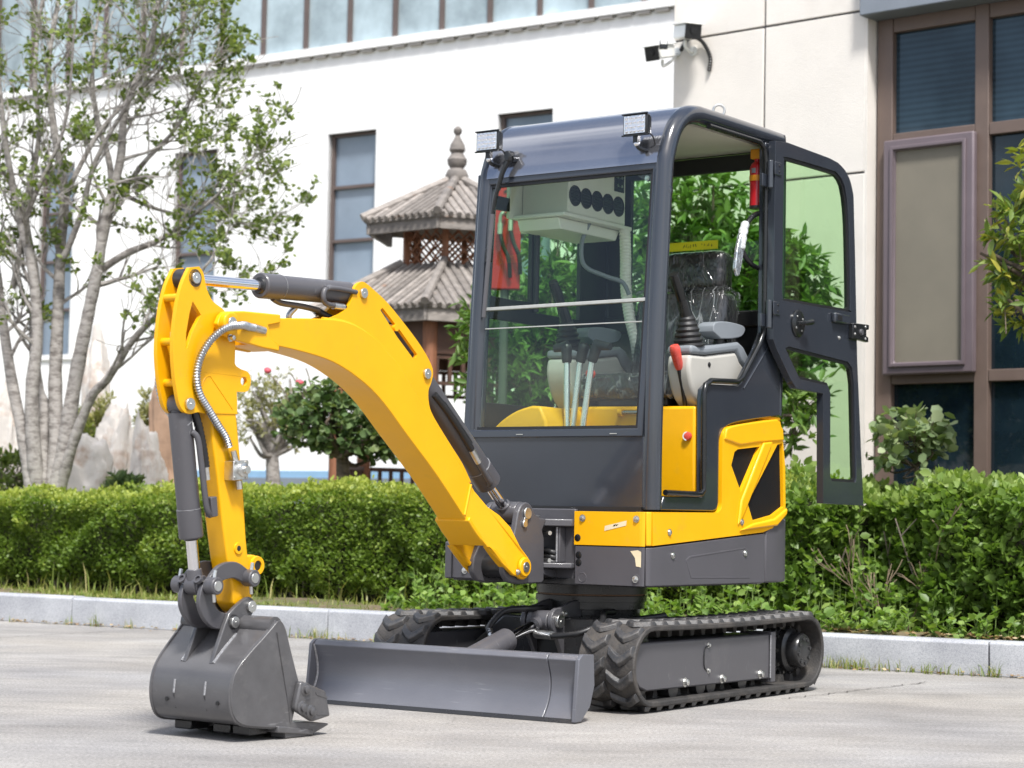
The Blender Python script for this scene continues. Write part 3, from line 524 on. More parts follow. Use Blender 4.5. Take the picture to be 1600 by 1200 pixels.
for i in range(6):
    p = hexp(.43, 0, i); MB().box((p.x, p.y, 2.89 + Zg), (.05, .05, .36), rz=GA0 + i * R(60)).build('lantern_post', WOODB, gz)
    p = hexp(1.0, 0, i); MB().cyl((p.x, p.y, -.02), (p.x, p.y, 2.36 + Zg), .06, 12).build('column', WOODB, gz)
    A, B = hexp(.43, 2.7 + Zg, i), hexp(.43, 2.7 + Zg, i + 1); L_ = (B - A).length; mb = MB(); h = .38
    for s_ in (1, -1):
        for k in range(-3, 5):
            x0 = k * .105; pts = []
            for (xx, zz) in ((x0, 0), (x0 + h, h)):
                pts.append((xx, zz))
            (xa, za), (xb, zb) = pts
            if xa < 0: za += -xa; xa = 0
            if xb > L_: zb -= xb - L_; xb = L_
            if xb - xa < .03: continue
            if s_ < 0: xa, xb = L_ - xa, L_ - xb
            mb.tube([A.lerp(B, xa / L_) + Vector((0, 0, za)), A.lerp(B, xb / L_) + Vector((0, 0, zb))], .011, 4)
    mb.build('lattice_panel', WOODB, gz, smooth=0)
    A, B = hexp(1.0, 0, i), hexp(1.0, 0, i + 1); c_ = (A + B) / 2; rz = math.atan2((B - A).y, (B - A).x)
    MB().box((c_.x, c_.y, 2.1 + Zg), ((B - A).length, .06, .3), rz=rz).build('beam', WOODD, gz, bevel=.005)
    mb = MB(); mb.box((c_.x, c_.y, 1.72 + Zg), ((B - A).length - .1, .035, .03), rz=rz); mb.box((c_.x, c_.y, 1.93 + Zg), ((B - A).length - .1, .035, .03), rz=rz)
    for k in range(9): q_ = A.lerp(B, .06 + .11 * k); mb.box((q_.x, q_.y, 1.825 + Zg), (.03, .03, .18), rz=rz)
    mb.build('frieze', WOODD, gz)
    if i in (1, 2, 3, 4):
        mb = MB(); mb.box((c_.x, c_.y, 1.06 + Zg), ((B - A).length - .1, .05, .035), rz=rz); mb.box((c_.x, c_.y, .6 + Zg), ((B - A).length - .1, .22, .04), rz=rz)
        for k in range(10): q_ = A.lerp(B, .05 + .1 * k); mb.box((q_.x, q_.y, .8 + Zg), (.03, .03, .5), rz=rz)
        mb.build('bench_rail', WOODD, gz)
MB().prism([(hexp(1.25, 0, i).x, hexp(1.25, 0, i).y) for i in range(6)], 'z', -.05, .03).build('floor_slab', ROCKM, gz)

# ------------------------------------------------------------------ rocks
def rock(px, py_top, py_bot, wpx, Y, label, m=ROCKM, seed=0, lean=0, dep=.7):
    b = at(px, py_bot, Y); t = at(px, py_top, Y); wd = wpx / FPX * Y; h = t.z - .1; r = random.Random(seed)
    bm = bmesh.new(); bmesh.ops.create_icosphere(bm, subdivisions=5, radius=1); of = Vector((seed * 3.7, seed * 1.3, seed * 2.1))
    planes = [(Vector((r.gauss(0, 1), r.gauss(0, 1), r.gauss(0, .7))).normalized(), r.uniform(.55, .9)) for _ in range(12)]
    for v in bm.verts:
        p = v.co.copy()
        for n_, d in planes:
            k = p.dot(n_)
            if k > d: p -= n_ * (k - d) * .8
        p *= 1 + .34 * noise.noise(p * 1.4 + of) + .2 * noise.noise(p * 3.1 + of) + .1 * noise.noise(p * 7 + of) + .05 * noise.noise(p * 15 + of)
        z = (p.z + 1) / 2; tp = 1 - .2 * max(0, z - .35)
        v.co = Vector((p.x * wd / 2 * 1.15 * tp + lean * z * wd, p.y * wd * dep / 2 * tp, .08 + z * h * 1.22))
    me = bpy.data.meshes.new('rock'); bm.to_mesh(me); bm.free(); me.materials.append(m)
    me.polygons.foreach_set('use_smooth', [True] * len(me.polygons)); me.set_sharp_from_angle(angle=R(40))
    o = bpy.data.objects.new('garden_rock', me); col.objects.link(o); o.location = (b.x, b.y, 0)
    return tag(o, label, 'rock', 'garden rocks behind the hedge')
rock(128, 716, 775, 130, 15.2, 'low rounded pale rock right beside the grey tree trunk', seed=3, dep=.8)
rock(188, 645, 775, 74, 16.0, 'tall upright pale rock with small dark hole in it', seed=5, lean=-.06)
rock(228, 685, 775, 62, 15.7, 'narrow pale rock pointing up next to the rusty rock', seed=8)
rock(252, 640, 775, 66, 16.4, 'rusty brown rock close beside the bucket cylinder', ROCKR, seed=12)
rock(150, 606, 775, 75, 17.2, 'pale pointed rock rising behind the yellow green tufts', seed=15)
rock(6, 640, 775, 60, 16.6, 'squat brownish rock at the left picture edge behind the trunk', seed=19)

# ------------------------------------------------------------------ trees and shrubs
def grow(mb, p, d, ln, r, lvl, tips, rg, spread=.55, up=.15, nseg=5, wob=.12):
    pts = [p.copy()]; rr = [r]; q = p.copy(); d = d.normalized()
    for i in range(nseg):
        d = (d + Vector((rg.gauss(0, wob), rg.gauss(0, wob), rg.gauss(0, wob) + up * .3))).normalized(); q = q + d * ln / nseg; pts.append(q.copy()); rr.append(max(.0026, r * (1 - .62 * (i + 1) / nseg)))
    mb.tube(pts, rr, 7 if r > .02 else (5 if r > .006 else 4), cap=False)
    if lvl == 0: tips.append((q.copy(), d.copy())); return
    for _ in range(rg.choice((2, 3, 3)) + (1 if lvl > 1 else 0)):
        i = rg.randint(2, nseg); n_ = (d + Vector((rg.gauss(0, spread), rg.gauss(0, spread), rg.gauss(0, spread) + up))).normalized()
        grow(mb, pts[i], n_, ln * rg.uniform(.5, .78), max(.002, rr[i] * .7), lvl - 1, tips, rg, spread, up, nseg, wob)
    tips.append((q.copy(), d.copy()))
def rel(o, mbv): return [tuple(Vector(v) - o) for v in mbv]
# big multi-stemmed tree, left
T0 = at(70, 770, 13.6); T0.z = .14
lt = empty('tree', T0, label='large half bare grey barked multi stemmed tree at left', cat='tree')
rg = random.Random(21)
stems = [([(52, 785), (38, 690), (20, 605), (4, 500), (-8, 400), (-25, 290), (-30, 150)], .075, .1), ([(60, 785), (52, 690), (50, 610), (58, 520), (50, 420), (28, 330), (8, 220), (-5, 90)], .085, -.1),
         ([(70, 785), (66, 700), (70, 640), (58, 600), (52, 520), (55, 430), (40, 330), (60, 220), (55, 100), (70, -30)], .07, .35), ([(80, 785), (88, 690), (86, 600), (90, 500), (94, 400), (100, 300), (84, 200), (76, 100), (95, -20)], .085, .2),
         ([(85, 785), (102, 690), (118, 590), (138, 490), (152, 420), (165, 340), (188, 250), (196, 170), (235, 70), (250, -20)], .085, -.15),
         ([(90, 780), (112, 700), (142, 622), (168, 592), (206, 534), (246, 492), (285, 458), (318, 420)], .06, -.45),
         ([(150, 430), (170, 330), (172, 260), (150, 180), (145, 90), (160, -10)], .045, .3), ([(152, 425), (200, 395), (255, 372), (310, 330), (345, 300)], .042, -.2),
         ([(165, 345), (220, 260), (275, 200), (310, 130)], .034, .1), ([(92, 420), (125, 340), (150, 250), (210, 140), (240, 40)], .036, -.3), ([(185, 300), (240, 325), (300, 340), (345, 345)], .026, .4),
         ([(20, 450), (45, 330), (100, 200), (115, 60)], .034, -.3), ([(100, 310), (160, 200), (250, 110), (290, 50)], .03, .2)]
mb = MB(); tips = []
for px, r0, dy in stems:
    k = len(px); pts = [at(x, y, 13.6 + dy * (i / (k - 1)) * 1.5 + (0 if i else 0)) for i, (x, y) in enumerate(px)]
    pts = catmull(pts, 5); n_ = len(pts); rr = [.68 * r0 * (1 - .78 * i / n_) * (1 + .05 * rg.gauss(0, 1)) for i in range(n_)]
    if r0 > .05: rr[0] *= 1.35; rr[1] *= 1.2
    mb.tube(rel(T0, pts), rr, 11 if r0 > .05 else 8, cap=False)
    for j in range(int(n_ * .4), n_, 1 if r0 < .05 else 2):
        d = (pts[min(j + 1, n_ - 1)] - pts[j - 1]).normalized(); s_ = (d + Vector((rg.gauss(.1, .8), rg.gauss(0, .6), rg.gauss(.1, .5)))).normalized()
        grow(mb, Vector(pts[j]) - T0, s_, rg.uniform(.26, .52), max(.004, rr[j] * .45), 2, tips, rg, .5, .12)
    grow(mb, Vector(pts[-1]) - T0, (pts[-1] - pts[-3]), .36, rr[-1], 2, tips, rg, .5, .1)
mb.build('trunk', BARK, lt, smooth=60, normals=False)
def clump(tips, rg, n, spread, prob, size, backs=0.0):
    P = []; D = []; S = []
    for q, d in tips:
        if rg.random() > prob(q): continue
        for _ in range(n + rg.randint(-2, 3)):
            P.append(q + Vector((rg.gauss(0, spread), rg.gauss(0, spread), rg.gauss(0, spread)))); D.append((d * .5 + Vector((rg.gauss(0, 1), rg.gauss(0, 1), rg.gauss(.1, .8))))); S.append(size * rg.uniform(.7, 1.3))
    return P, D, S
P, D, S = clump(tips, rg, 12, .021, lambda q: .6 if (q.x + T0.x) > -2.15 else .3, .042)
leaves('crown', P, D, S, LF_TREE, lt, 'oval', 5)

# low trees and shrubs generator: crown filled with leaf sprays on twigs
def shrub(name, label, cat, base, blobs, n, size, lm, shape, seed, stem_r=.02, stems=5, bark=BARKB, droop=.15, spray=6, group=None, trunk_to=None, gap=.0, up=.8):
    rg = random.Random(seed); o = empty(name, base, label=label, cat=cat, group=group); mb = MB(); P = []; D = []; S = []; C = []
    fork = Vector((0, 0, 0)) if trunk_to is None else Vector(trunk_to) - base
    if trunk_to is not None: mb.tube(catmull([(0, 0, -.05), fork * .5 + Vector((stem_r * .4, 0, 0)), fork], 5), [stem_r * (1.3 - .5 * i / 10) for i in range(11)], 10)
    vol = [b[1][0] * b[1][1] * b[1][2] for b in blobs]; tot = sum(vol)
    for (c, rad), vv in zip(blobs, vol):
        c = Vector(c) - base
        for k in range(max(3, int(stems * vv / tot * 2))):
            e = c + Vector((rg.uniform(-.6, .6) * rad[0], rg.uniform(-.6, .6) * rad[1], rg.uniform(-.5, .7) * rad[2])); m_ = fork.lerp(e, .5) + Vector((rg.gauss(0, .05), rg.gauss(0, .05), rg.gauss(0, .04)))
            r_ = stem_r * (.45 if trunk_to is not None else .6); q = catmull([fork, m_, e], 5); mb.tube(q, [r_ * (1 - .75 * i / len(q)) for i in range(len(q))], 6, cap=False)
        for k in range(int(n * vv / tot / spray)):
            while True:
                q = Vector((rg.uniform(-1, 1), rg.uniform(-1, 1), rg.uniform(-1, 1)))
                if .25 < q.length <= 1: break
            q = q * (q.length ** -.35) if q.length < 1 else q
            lump = 1 + .16 * math.sin(q.x * 5 + seed) * math.sin(q.y * 5 + 2 * seed) + .12 * math.sin(q.z * 7 + seed)
            pos = c + Vector((q.x * rad[0], q.y * rad[1], q.z * rad[2])) * lump
            if rg.random() < gap and q.length > .6: continue
            od = Vector((q.x, q.y, q.z * .6 + .35)).normalized()
            if rg.random() < .35: mb.tube([pos - od * size * 2.2 - Vector((0, 0, size * .5)), pos], [.0035, .002], 4, cap=False)
            tone = rg.random()
            for j in range(spray):
                a = rg.uniform(0, 6.28); t_ = od.orthogonal().normalized(); t_ = (Matrix.Rotation(a, 3, od) @ t_)
                P.append(pos - od * size * rg.uniform(-.3, .9)); D.append(od * rg.uniform(.1, 1.0) + t_ * rg.uniform(.5, 1.1)); S.append(size * rg.uniform(.65, 1.25)); C.append(.15 + .7 * tone)
    mb.build('stem', bark, o, smooth=60, normals=False)
    leaves('foliage', P, D, S, lm, o, shape, seed, rnd=C, droop=droop, up=up)
    return o
A_ = lambda px, py, Y, rx, ry, rz: (at(px, py, Y), (rx, ry, rz))
b0 = at(1090, 780, 11.75); b0.z = .13
shrub('osmanthus_tree', 'leafy green tree seen through the cab against the cream wall', 'tree', b0,
      [A_(1075, 330, 11.7, .42, .4, .33), A_(1130, 440, 11.7, .62, .5, .45), A_(1030, 480, 11.8, .6, .5, .5), A_(1210, 470, 11.6, .34, .4, .42), A_(1140, 580, 11.7, .55, .45, .4), A_(1250, 590, 11.5, .2, .3, .28), A_(1240, 655, 11.3, .17, .25, .2)],
      9500, .092, LF_OSM, 'lance', 31, .045, 16, trunk_to=at(1090, 690, 11.75), spray=7)
b1 = at(830, 780, 11.9); b1.z = .13
shrub('broadleaf_shrub', 'green shrub seen through the windscreen left of the seat', 'shrub', b1, [A_(800, 560, 11.9, .36, .4, .36), A_(870, 500, 12.0, .4, .4, .4), A_(745, 480, 12.2, .12, .2, .2), A_(900, 600, 12, .5, .4, .4), A_(868, 400, 12.1, .3, .3, .42)], 5000, .08, LF_OSM, 'lance', 37, .03, 10, spray=7)
b2 = at(1430, 800, 10.9); b2.z = .13
shrub('rose_shrub', 'pale green rose shrub in front of the brown framed windows', 'shrub', b2, [A_(1425, 672, 10.9, .24, .24, .12), A_(1395, 705, 10.9, .14, .16, .1), A_(1465, 690, 10.9, .12, .15, .09), A_(1440, 735, 10.8, .12, .12, .05)], 420, .062, LF_ROSEP, 'round', 41, .016, 7, trunk_to=at(1432, 730, 10.9), spray=4, droop=.25)
b3 = at(535, 790, 13.0); b3.z = .13
rs = shrub('rose_tree', 'standard rose with dark green leaves under the boom arch', 'rose', b3, [A_(520, 655, 13, .36, .34, .2), A_(500, 620, 13, .24, .24, .12), A_(560, 680, 13, .32, .3, .15), A_(470, 660, 13, .17, .2, .14), A_(600, 690, 13, .2, .2, .14)], 2400, .05, LF_ROSE, 'round', 43, .05, 9, trunk_to=at(535, 715, 13), spray=5, droop=.3)
mb = MB(); fl = MB()
for (px, py, bx, by) in ((417, 582, 460, 640), (468, 601, 490, 640), (455, 585, 480, 640), (478, 575, 490, 630)):
    a, b_ = at(bx, by, 13) - b3, at(px, py, 12.95) - b3; mb.tube(catmull([a, a.lerp(b_, .5) + Vector((0, 0, .03)), b_], 4), .004, 5)
    if px in (417, 468): 
        f = MB()
        for k in range(3): f.sphere(b_ + Vector((rng.uniform(-.008, .008), 0, .012 + k * .006)), .024 - .005 * k, 8, 6, (1, 1, .8))
        f.v = f.v; f.build('rose_flower', mat('rose_pink', (.62, .1, .13), .6, var=.3, vscale=60), rs)
mb.build('flower_stalk', TWIG, rs)
b4 = at(425, 790, 17.0); b4.z = .13
st = shrub('pollarded_tree', 'small forked tree with fuzzy pale foliage before the white wall', 'tree', b4, [A_(395, 640, 17, .3, .3, .26), A_(440, 650, 17.1, .3, .3, .28), A_(425, 610, 17, .28, .25, .18), A_(385, 680, 17, .13, .15, .1), A_(462, 690, 17, .14, .15, .09)], 2300, .05, LF_FUZZ, 'lance', 47, .065, 8, bark=BARK, trunk_to=at(425, 712, 17), spray=5, gap=.3, up=0)
mb = MB()
for px, py in ((405, 680), (412, 660), (442, 685), (428, 670), (450, 668)):
    a, b_ = at(425, 716, 17) - b4, at(px, py, 17) - b4; mb.tube(catmull([a, a.lerp(b_, .5) + Vector((0, 0, -.02)), b_], 4), [.045 - .003 * i for i in range(9)], 8)
mb.build('limb', BARK, st, smooth=60, normals=False)
b5 = at(1790, 800, 10.2); b5.z = .13
shrub('evergreen_tree', 'evergreen tree reaching in at the right picture edge with yellowing tips', 'tree', b5, [A_(1598, 440, 10.2, .19, .22, .3), A_(1580, 345, 10.2, .15, .2, .16), A_(1605, 265, 10.2, .12, .2, .19), A_(1700, 380, 10.3, .36, .4, .55), A_(1573, 480, 10.1, .05, .12, .08), A_(1545, 400, 10.2, .06, .1, .05)], 3200, .085, LF_PALE, 'lance', 53, .05, 12, trunk_to=at(1740, 520, 10.2), spray=8)
# yellow-green tufts and small conifers among the rocks
for (px, py, Y, r3, lb, nm, n, lm, sd) in ((160, 680, 17.0, (.17, .12, .3), 'yellow green conifer shrub behind the low pale rock', 'conifer_shrub', 900, LF_FUZZ, 3), (128, 690, 16.8, (.16, .12, .22), 'grassy yellow shrub between the trunk and the upright rock', 'grassy_shrub', 700, LF_GRASS, 4),
        (240, 655, 16.9, (.14, .12, .22), 'loose yellowing shrub draped over the rusty rock', 'trailing_shrub', 600, LF_FUZZ, 5), (192, 758, 15.0, (.13, .1, .07), 'small green shrub with orange leaves below the upright rock', 'low_shrub', 600, LF_ROSE, 6),
        (15, 745, 14.6, (.2, .2, .2), 'bright green bush at the left edge behind the hedge', 'bush', 700, LF_TREE, 7)):
    b_ = at(px, 775, Y); b_.z = .13
    shrub(nm, lb, 'shrub', b_, [A_(px, py, Y, *r3)], n, .07, lm, 'lance', 60 + sd, .02, 5, spray=6, droop=-.2, up=0)

# ------------------------------------------------------------------ hedges, ground cover, grass
def hnoise(u, z, s): return .5 * math.sin(2.3 * u + s) * math.sin(3.1 * z * 3 + 1.7 * s) + .35 * math.sin(6.1 * u + 2 * s + z * 7) + .25 * math.sin(13 * u + z * 11 + s)
def hedge(name, label, u0, u1, v0, v1, ztop, lm, n, size, seed, vfn=None, zfn=None, shape='oval', hole=None):
    rg = np.random.default_rng(seed); base = KP((u0 + u1) / 2, (v0 + v1) / 2, .13); o = empty(name, base, label=label, cat='hedge'); P = []; D = []; S = []; C = []
    ht = lambda u: ztop(u); bl = KV; 
    nf = int(n * .62)
    cl = [(rg.uniform(u0, u1), rg.uniform(.2, .8), rg.uniform(.04, .11), rg.normal() * .6) for _ in range(int((u1 - u0) * 40))]
    cu = np.array([c[0] for c in cl]); cz = np.array([c[1] for c in cl]); cr = np.array([c[2] for c in cl]); ca = np.array([c[3] for c in cl])
    def bulge(u, z): return float(np.sum(np.exp(-((u - cu) ** 2 + (z - cz) ** 2) / cr ** 2) * (.035 + .03 * np.abs(ca)))), float(np.sum(np.exp(-((u - cu) ** 2 + (z - cz) ** 2) / cr ** 2) * ca))
    i = 0
    while i < n:
        u = rg.uniform(u0, u1); top = i >= nf; h = ht(u) + .03 * hnoise(u * .8, .3, seed)
        if not top:
            z = .2 + (h - .2) * rg.random() ** .85; b_, tn = bulge(u, z); v = v0 + (vfn(u, z) if vfn else 0) + .035 * hnoise(u, z, seed) - b_ + rg.exponential(.035)
            if z > h - .06: v += (z - h + .06) * .5
            if z < .3: v += (.3 - z) * .6
            d = np.array([-KV.x, -KV.y, .45]) + rg.normal(size=3) * .75
        else:
            v = v0 + (vfn(u, h) if vfn else 0) + .02 + rg.random() * (v1 - v0 - .02); b_, tn = bulge(u, .2 + (v - v0) * .5); z = h + b_ * .6 - rg.exponential(.02) + (.03 * rg.random() if rg.random() < .2 else 0); d = np.array([0, 0, 1.]) + rg.normal(size=3) * .7
        i += 1
        if hole and hole(u, z, rg): continue
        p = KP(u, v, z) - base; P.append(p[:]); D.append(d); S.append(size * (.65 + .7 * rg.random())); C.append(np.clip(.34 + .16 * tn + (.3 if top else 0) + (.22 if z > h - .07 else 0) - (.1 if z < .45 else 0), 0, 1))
    for k in range(int((u1 - u0) * 28)):   # stray shoots above the clipped top
        u = rg.uniform(u0, u1); v = v0 + .03 + rg.random() * .5 + (vfn(u, .7) if vfn else 0); h = ht(u); ln = rg.uniform(.02, .075)
        for j in range(7):
            a = rg.uniform(0, 6.28); P.append((KP(u, v, h + ln * j / 6) - base)[:]); D.append((math.cos(a), math.sin(a), .9)); S.append(size * rg.uniform(.6, 1.1)); C.append(.75)
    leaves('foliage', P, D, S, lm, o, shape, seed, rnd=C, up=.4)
    # woody stems inside
    mb = MB(); r2 = random.Random(seed)
    for k in range(int((u1 - u0) * 16)):
        u = r2.uniform(u0, u1); v = v0 + (vfn(u, .3) if vfn else 0) + r2.uniform(.06, .35); p = KP(u, v, .1) - base; q = KP(u + r2.gauss(0, .12), v + r2.gauss(0, .08), r2.uniform(.5, ht(u) - .04)) - base
        mb.tube(catmull([p, p.lerp(q, .5) + Vector((r2.gauss(0, .03), r2.gauss(0, .03), 0)), q], 4), [.008 - .0006 * i for i in range(9)], 5, cap=False)
        for _ in range(3):
            s_ = p.lerp(q, r2.uniform(.3, .9)); mb.tube([s_, s_ + Vector((r2.gauss(0, .08), r2.gauss(0, .08) - .02, r2.uniform(.03, .15)))], [.004, .0015], 4, cap=False)
    mb.build('stem', TWIG, o, smooth=60, normals=False)
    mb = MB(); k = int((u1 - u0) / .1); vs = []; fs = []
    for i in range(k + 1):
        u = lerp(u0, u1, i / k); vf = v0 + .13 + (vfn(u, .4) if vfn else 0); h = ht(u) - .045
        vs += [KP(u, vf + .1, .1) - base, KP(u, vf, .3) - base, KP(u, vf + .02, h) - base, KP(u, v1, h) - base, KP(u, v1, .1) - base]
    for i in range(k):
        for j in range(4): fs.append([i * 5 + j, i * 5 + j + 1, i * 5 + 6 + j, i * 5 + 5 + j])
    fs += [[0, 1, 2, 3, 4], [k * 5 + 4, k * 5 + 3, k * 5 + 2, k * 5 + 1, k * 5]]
    mb.add(vs, fs).build('shade_core', mat(name + '_inner', (.028, .032, .012), .95, var=.6, vscale=30, bump=1, bscale=40), o, smooth=0)  # opaque core blocking see-through; the hedge's inner shade is put into its dark colour
    return o
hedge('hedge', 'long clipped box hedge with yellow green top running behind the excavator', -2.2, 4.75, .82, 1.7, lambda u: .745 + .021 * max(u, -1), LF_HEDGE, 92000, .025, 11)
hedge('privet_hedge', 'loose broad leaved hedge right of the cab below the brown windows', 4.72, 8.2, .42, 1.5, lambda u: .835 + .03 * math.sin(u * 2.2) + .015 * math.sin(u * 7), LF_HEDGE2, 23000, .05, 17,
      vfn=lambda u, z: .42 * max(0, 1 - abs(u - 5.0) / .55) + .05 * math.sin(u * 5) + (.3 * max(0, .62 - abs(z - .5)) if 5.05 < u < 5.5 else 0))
# ground cover plants along the kerb
cv = tag(empty('ground_cover', KP(5, .3, .13)), 'leafy bright green weeds spilling along the kerb behind the tracks', 'weeds', kind='stuff')
P = []; D = []; S = []; r2 = np.random.default_rng(5); mbs = MB()
for k in range(760):
    u = r2.uniform(2.6, 8.0); front = r2.random() < .6; v = r2.uniform(.14, .32) if front else r2.uniform(.3, .8)
    tall = .38 if 4.5 < u < 5.35 else .2
    h = r2.uniform(.05, .16) if front else r2.uniform(.1, tall + .12)
    p = KP(u, v, .13) - KP(5, .3, .13); tp = p + Vector((r2.normal() * .03, r2.normal() * .03, h)); mbs.tube([p, tp], [.003, .002], 4, cap=False)
    for j in range(int(3 + h * 26)):
        f = .25 + .75 * r2.random(); q_ = p.lerp(tp, f); a = r2.uniform(0, 6.28); P.append(q_[:]); D.append((math.cos(a), math.sin(a), .35 + .4 * r2.random())); S.append(.045 * (.6 + .7 * r2.random()))
leaves('leaf_mass', P, D, S, LF_COVER, cv, 'oval', 23, up=1.2)['kind'] = 'stuff'
mbs.build('stalk_mass', STALK, cv, normals=False)['kind'] = 'stuff'
# bare twiggy patch in the right hedge
mb = MB(); r2 = random.Random(4); pb = KP(5.35, .45, .13)
tips_ = []
for k in range(5):
    a = Vector((r2.gauss(0, .05), r2.gauss(0, .04), 0)); grow(mb, a, Vector((r2.gauss(0, .4), r2.gauss(-.05, .2), 1)), r2.uniform(.2, .34), .005, 2, tips_, r2, .35, .1)
tw = mb.build('bare_twigs', mat('dry_twig', (.2, .15, .1), .9, var=.2), None, smooth=60, normals=False); tw.location = pb
tag(tw, 'bare brown twigs showing in a gap of the right hedge', 'twigs')
# grass
gp = []; gh = []; r2 = np.random.default_rng(9)
for k in range(9000):
    u = r2.uniform(-2.5, 3.2); v = .13 + r2.random() ** 1.3 * .8; gp.append(KP(u, v, .135)[:]); gh.append(.015 + .04 * r2.random() + (.07 * r2.random() if r2.random() < .1 else 0) + (.12 * r2.random() if v > .6 and r2.random() < .15 else 0))
for k in range(70):
    u = r2.uniform(-2, 3.2); v = r2.uniform(.45, .85); gp.append(KP(u, v, .135)[:]); gh.append(r2.uniform(.1, .26))
tag(blades('grass', gp, gh, LF_GRASS, lean=.9, wd=.004), 'short grass strip between the kerb and the hedge', 'grass', kind='stuff')
gp = []; gh = []
def tuft(u, n, sp, h):
    for k in range(n): gp.append(KP(u + r2.normal() * sp, -.012 - abs(r2.normal()) * .03, 0)[:]); gh.append(h * (.35 + .65 * r2.random()))
for k in range(45): tuft(r2.uniform(-.5, 6.6), 2, .02, .07)
for u, n, sp, h in ((5.28, 90, .1, .09), (5.5, 45, .14, .06), (5.98, 30, .02, .1), (2.3, 45, .07, .09), (2.0, 18, .08, .08), (.75, 10, .02, .13), (.98, 12, .03, .07), (5.75, 40, .1, .07)): tuft(u, n, sp, h)
tag(blades('kerb_grass', gp, gh, LF_GRASS, seed=8, lean=1.1, wd=.0022), 'thin weeds growing from the foot of the kerb', 'grass', kind='stuff')
P = []; D = []; S = []
for k in range(900):
    u = r2.uniform(-1.5, 7.5); P.append(KP(u, -.01 - r2.exponential(.035), .004 + .01 * r2.random())[:]); D.append((r2.normal(), r2.normal(), .1)); S.append(.012 + .02 * r2.random())
for k in range(500):
    u = r2.uniform(4.6, 7.5); P.append(KP(u, .13 + .1 * r2.random(), .16 + .012 * r2.random())[:]); D.append((r2.normal(), r2.normal(), .15)); S.append(.02 + .025 * r2.random())
tag(leaves('dry_leaves', P, D, S, LF_DRY, None, 'oval', 77, up=2), 'brown dry leaf litter swept against the kerb', 'leaf litter', kind='stuff')
# red hose cabinet behind the cab
rc0 = at(790, 780, 11.3); rc0.z = .13
rc = empty('hydrant_cabinet', rc0, label='red steel hose cabinet with pale couplings seen through the windscreen', cat='cabinet')
def rp(px, py, dy=0): return at(px, py, 11.3 + dy) - rc0
a, b_ = rp(768, 288), rp(812, 452)
MB().rng(a.x, b_.x, .0, .08, b_.z, a.z).build('case', RED, rc, bevel=.006)
MB().cyl(((a.x + b_.x) / 2, .05, -.05), ((a.x + b_.x) / 2, .05, b_.z), .025).build('post', GRAY, rc)
for (px, py) in ((798, 335), (782, 340)):
    q = rp(px, py); mb = MB(); mb.tube(catmull([(q.x + .03, -.02, q.z + .01), (q.x + .012, -.05, q.z + .02), (q.x, -.05, q.z - .01), (q.x, -.045, q.z - .09)], 5), .011, 8); mb.cyl((q.x, -.047, q.z - .04), (q.x, -.046, q.z - .1), .016, 10); mb.build('coupling', ZINC, rc)
    MB().tube(catmull([(q.x, -.045, q.z - .09), (q.x + .02, -.05, q.z - .17), (q.x + .05, -.05, q.z - .24), (q.x + .06, -.02, q.z - .34)], 5), .012, 8).build('hose', HOSE, rc)
for i in range(3): MB().box((b_.x - .07, -.004, a.z - .03 - i * .04), (.06, .006, .012), ry=R(-25)).build('louvre', BLK, rc)

# ------------------------------------------------------------------ security cameras on the cream wall
def cctv(px, py, label, s_w, size, aim, wallpt):
    p = at(px, py, 13.75); o = empty('security_camera', p, label=label, cat='camera', group='security cameras on the building corner')
    d = Vector(aim).normalized(); s = Vector((0, 0, 1)).cross(d).normalized(); u = d.cross(s)
    T = lambda a, b, c: d * a + s * b + u * c
    L_ = .19 * size; h = .052 * size
    vs = [T(x, y, z) for x in (-L_ * .55, L_ * .45) for y in (-h, h) for z in (-h * .8, h * .8)]
    MB().add(vs, [(0, 1, 3, 2), (4, 6, 7, 5), (0, 4, 5, 1), (2, 3, 7, 6), (0, 2, 6, 4), (1, 5, 7, 3)]).build('housing', WHITE, o, bevel=.01)
    vs = [T(L_ * .45 + x, y * 1.05, z) for x in (0, .012) for y in (-h, h) for z in (-h * .95, h * .95)]
    f = MB().add(vs, [(0, 1, 3, 2), (4, 6, 7, 5), (0, 4, 5, 1), (2, 3, 7, 6), (0, 2, 6, 4), (1, 5, 7, 3)]).build('front', BLKG, o, bevel=.006)
    MB().cyl(T(L_ * .45 + .012, 0, h * .1), T(L_ * .45 + .02, 0, h * .1), h * .45, 16).build('lens', BLKG, f)
    vs = [T(x, y, z) for x in (-L_ * .62, L_ * .6) for y in (-h * 1.25, h * 1.25) for z in (h * .85, h * 1.0)]
    MB().add(vs, [(0, 1, 3, 2), (4, 6, 7, 5), (0, 4, 5, 1), (2, 3, 7, 6), (0, 2, 6, 4), (1, 5, 7, 3)]).build('sun_shield', WHITE, o, bevel=.004)
    wp = Vector(wallpt) - p
    MB().tube(catmull([T(-.02, 0, -h), T(-.02, 0, -h - .04), wp.lerp(T(-.02, 0, -h - .05), .4) + Vector((0, 0, -.015)), wp], 4), .011, 8).build('bracket', WHITE, o)
    MB().cyl(wp - BN * .012, wp + BN * .01, .035, 16).build('wall_plate', WHITE, o)
    return o
wp1 = bf((-1.36, -.0, 3.92)); wp2 = bf((-1.5, 0, 3.93))
c1 = cctv(1074, 50, 'white camera with dark square front fixed higher on the cream wall', 1, 1.1, (.35, -1, -.18), wp1)
c2 = cctv(1031, 82, 'camera with small floodlight reaching out left past the wall corner', 1, 1.05, (-.75, -.9, -.3), wp2)
q = at(1037, 70, 13.6) - at(1031, 82, 13.75)
MB().box(q, (.055, .03, .06)).build('floodlight', BLKG, c2, bevel=.006)
MB().box(q + Vector((0, -.017, .014)), (.044, .004, .024)).build('light_panel', WHITE, c2)
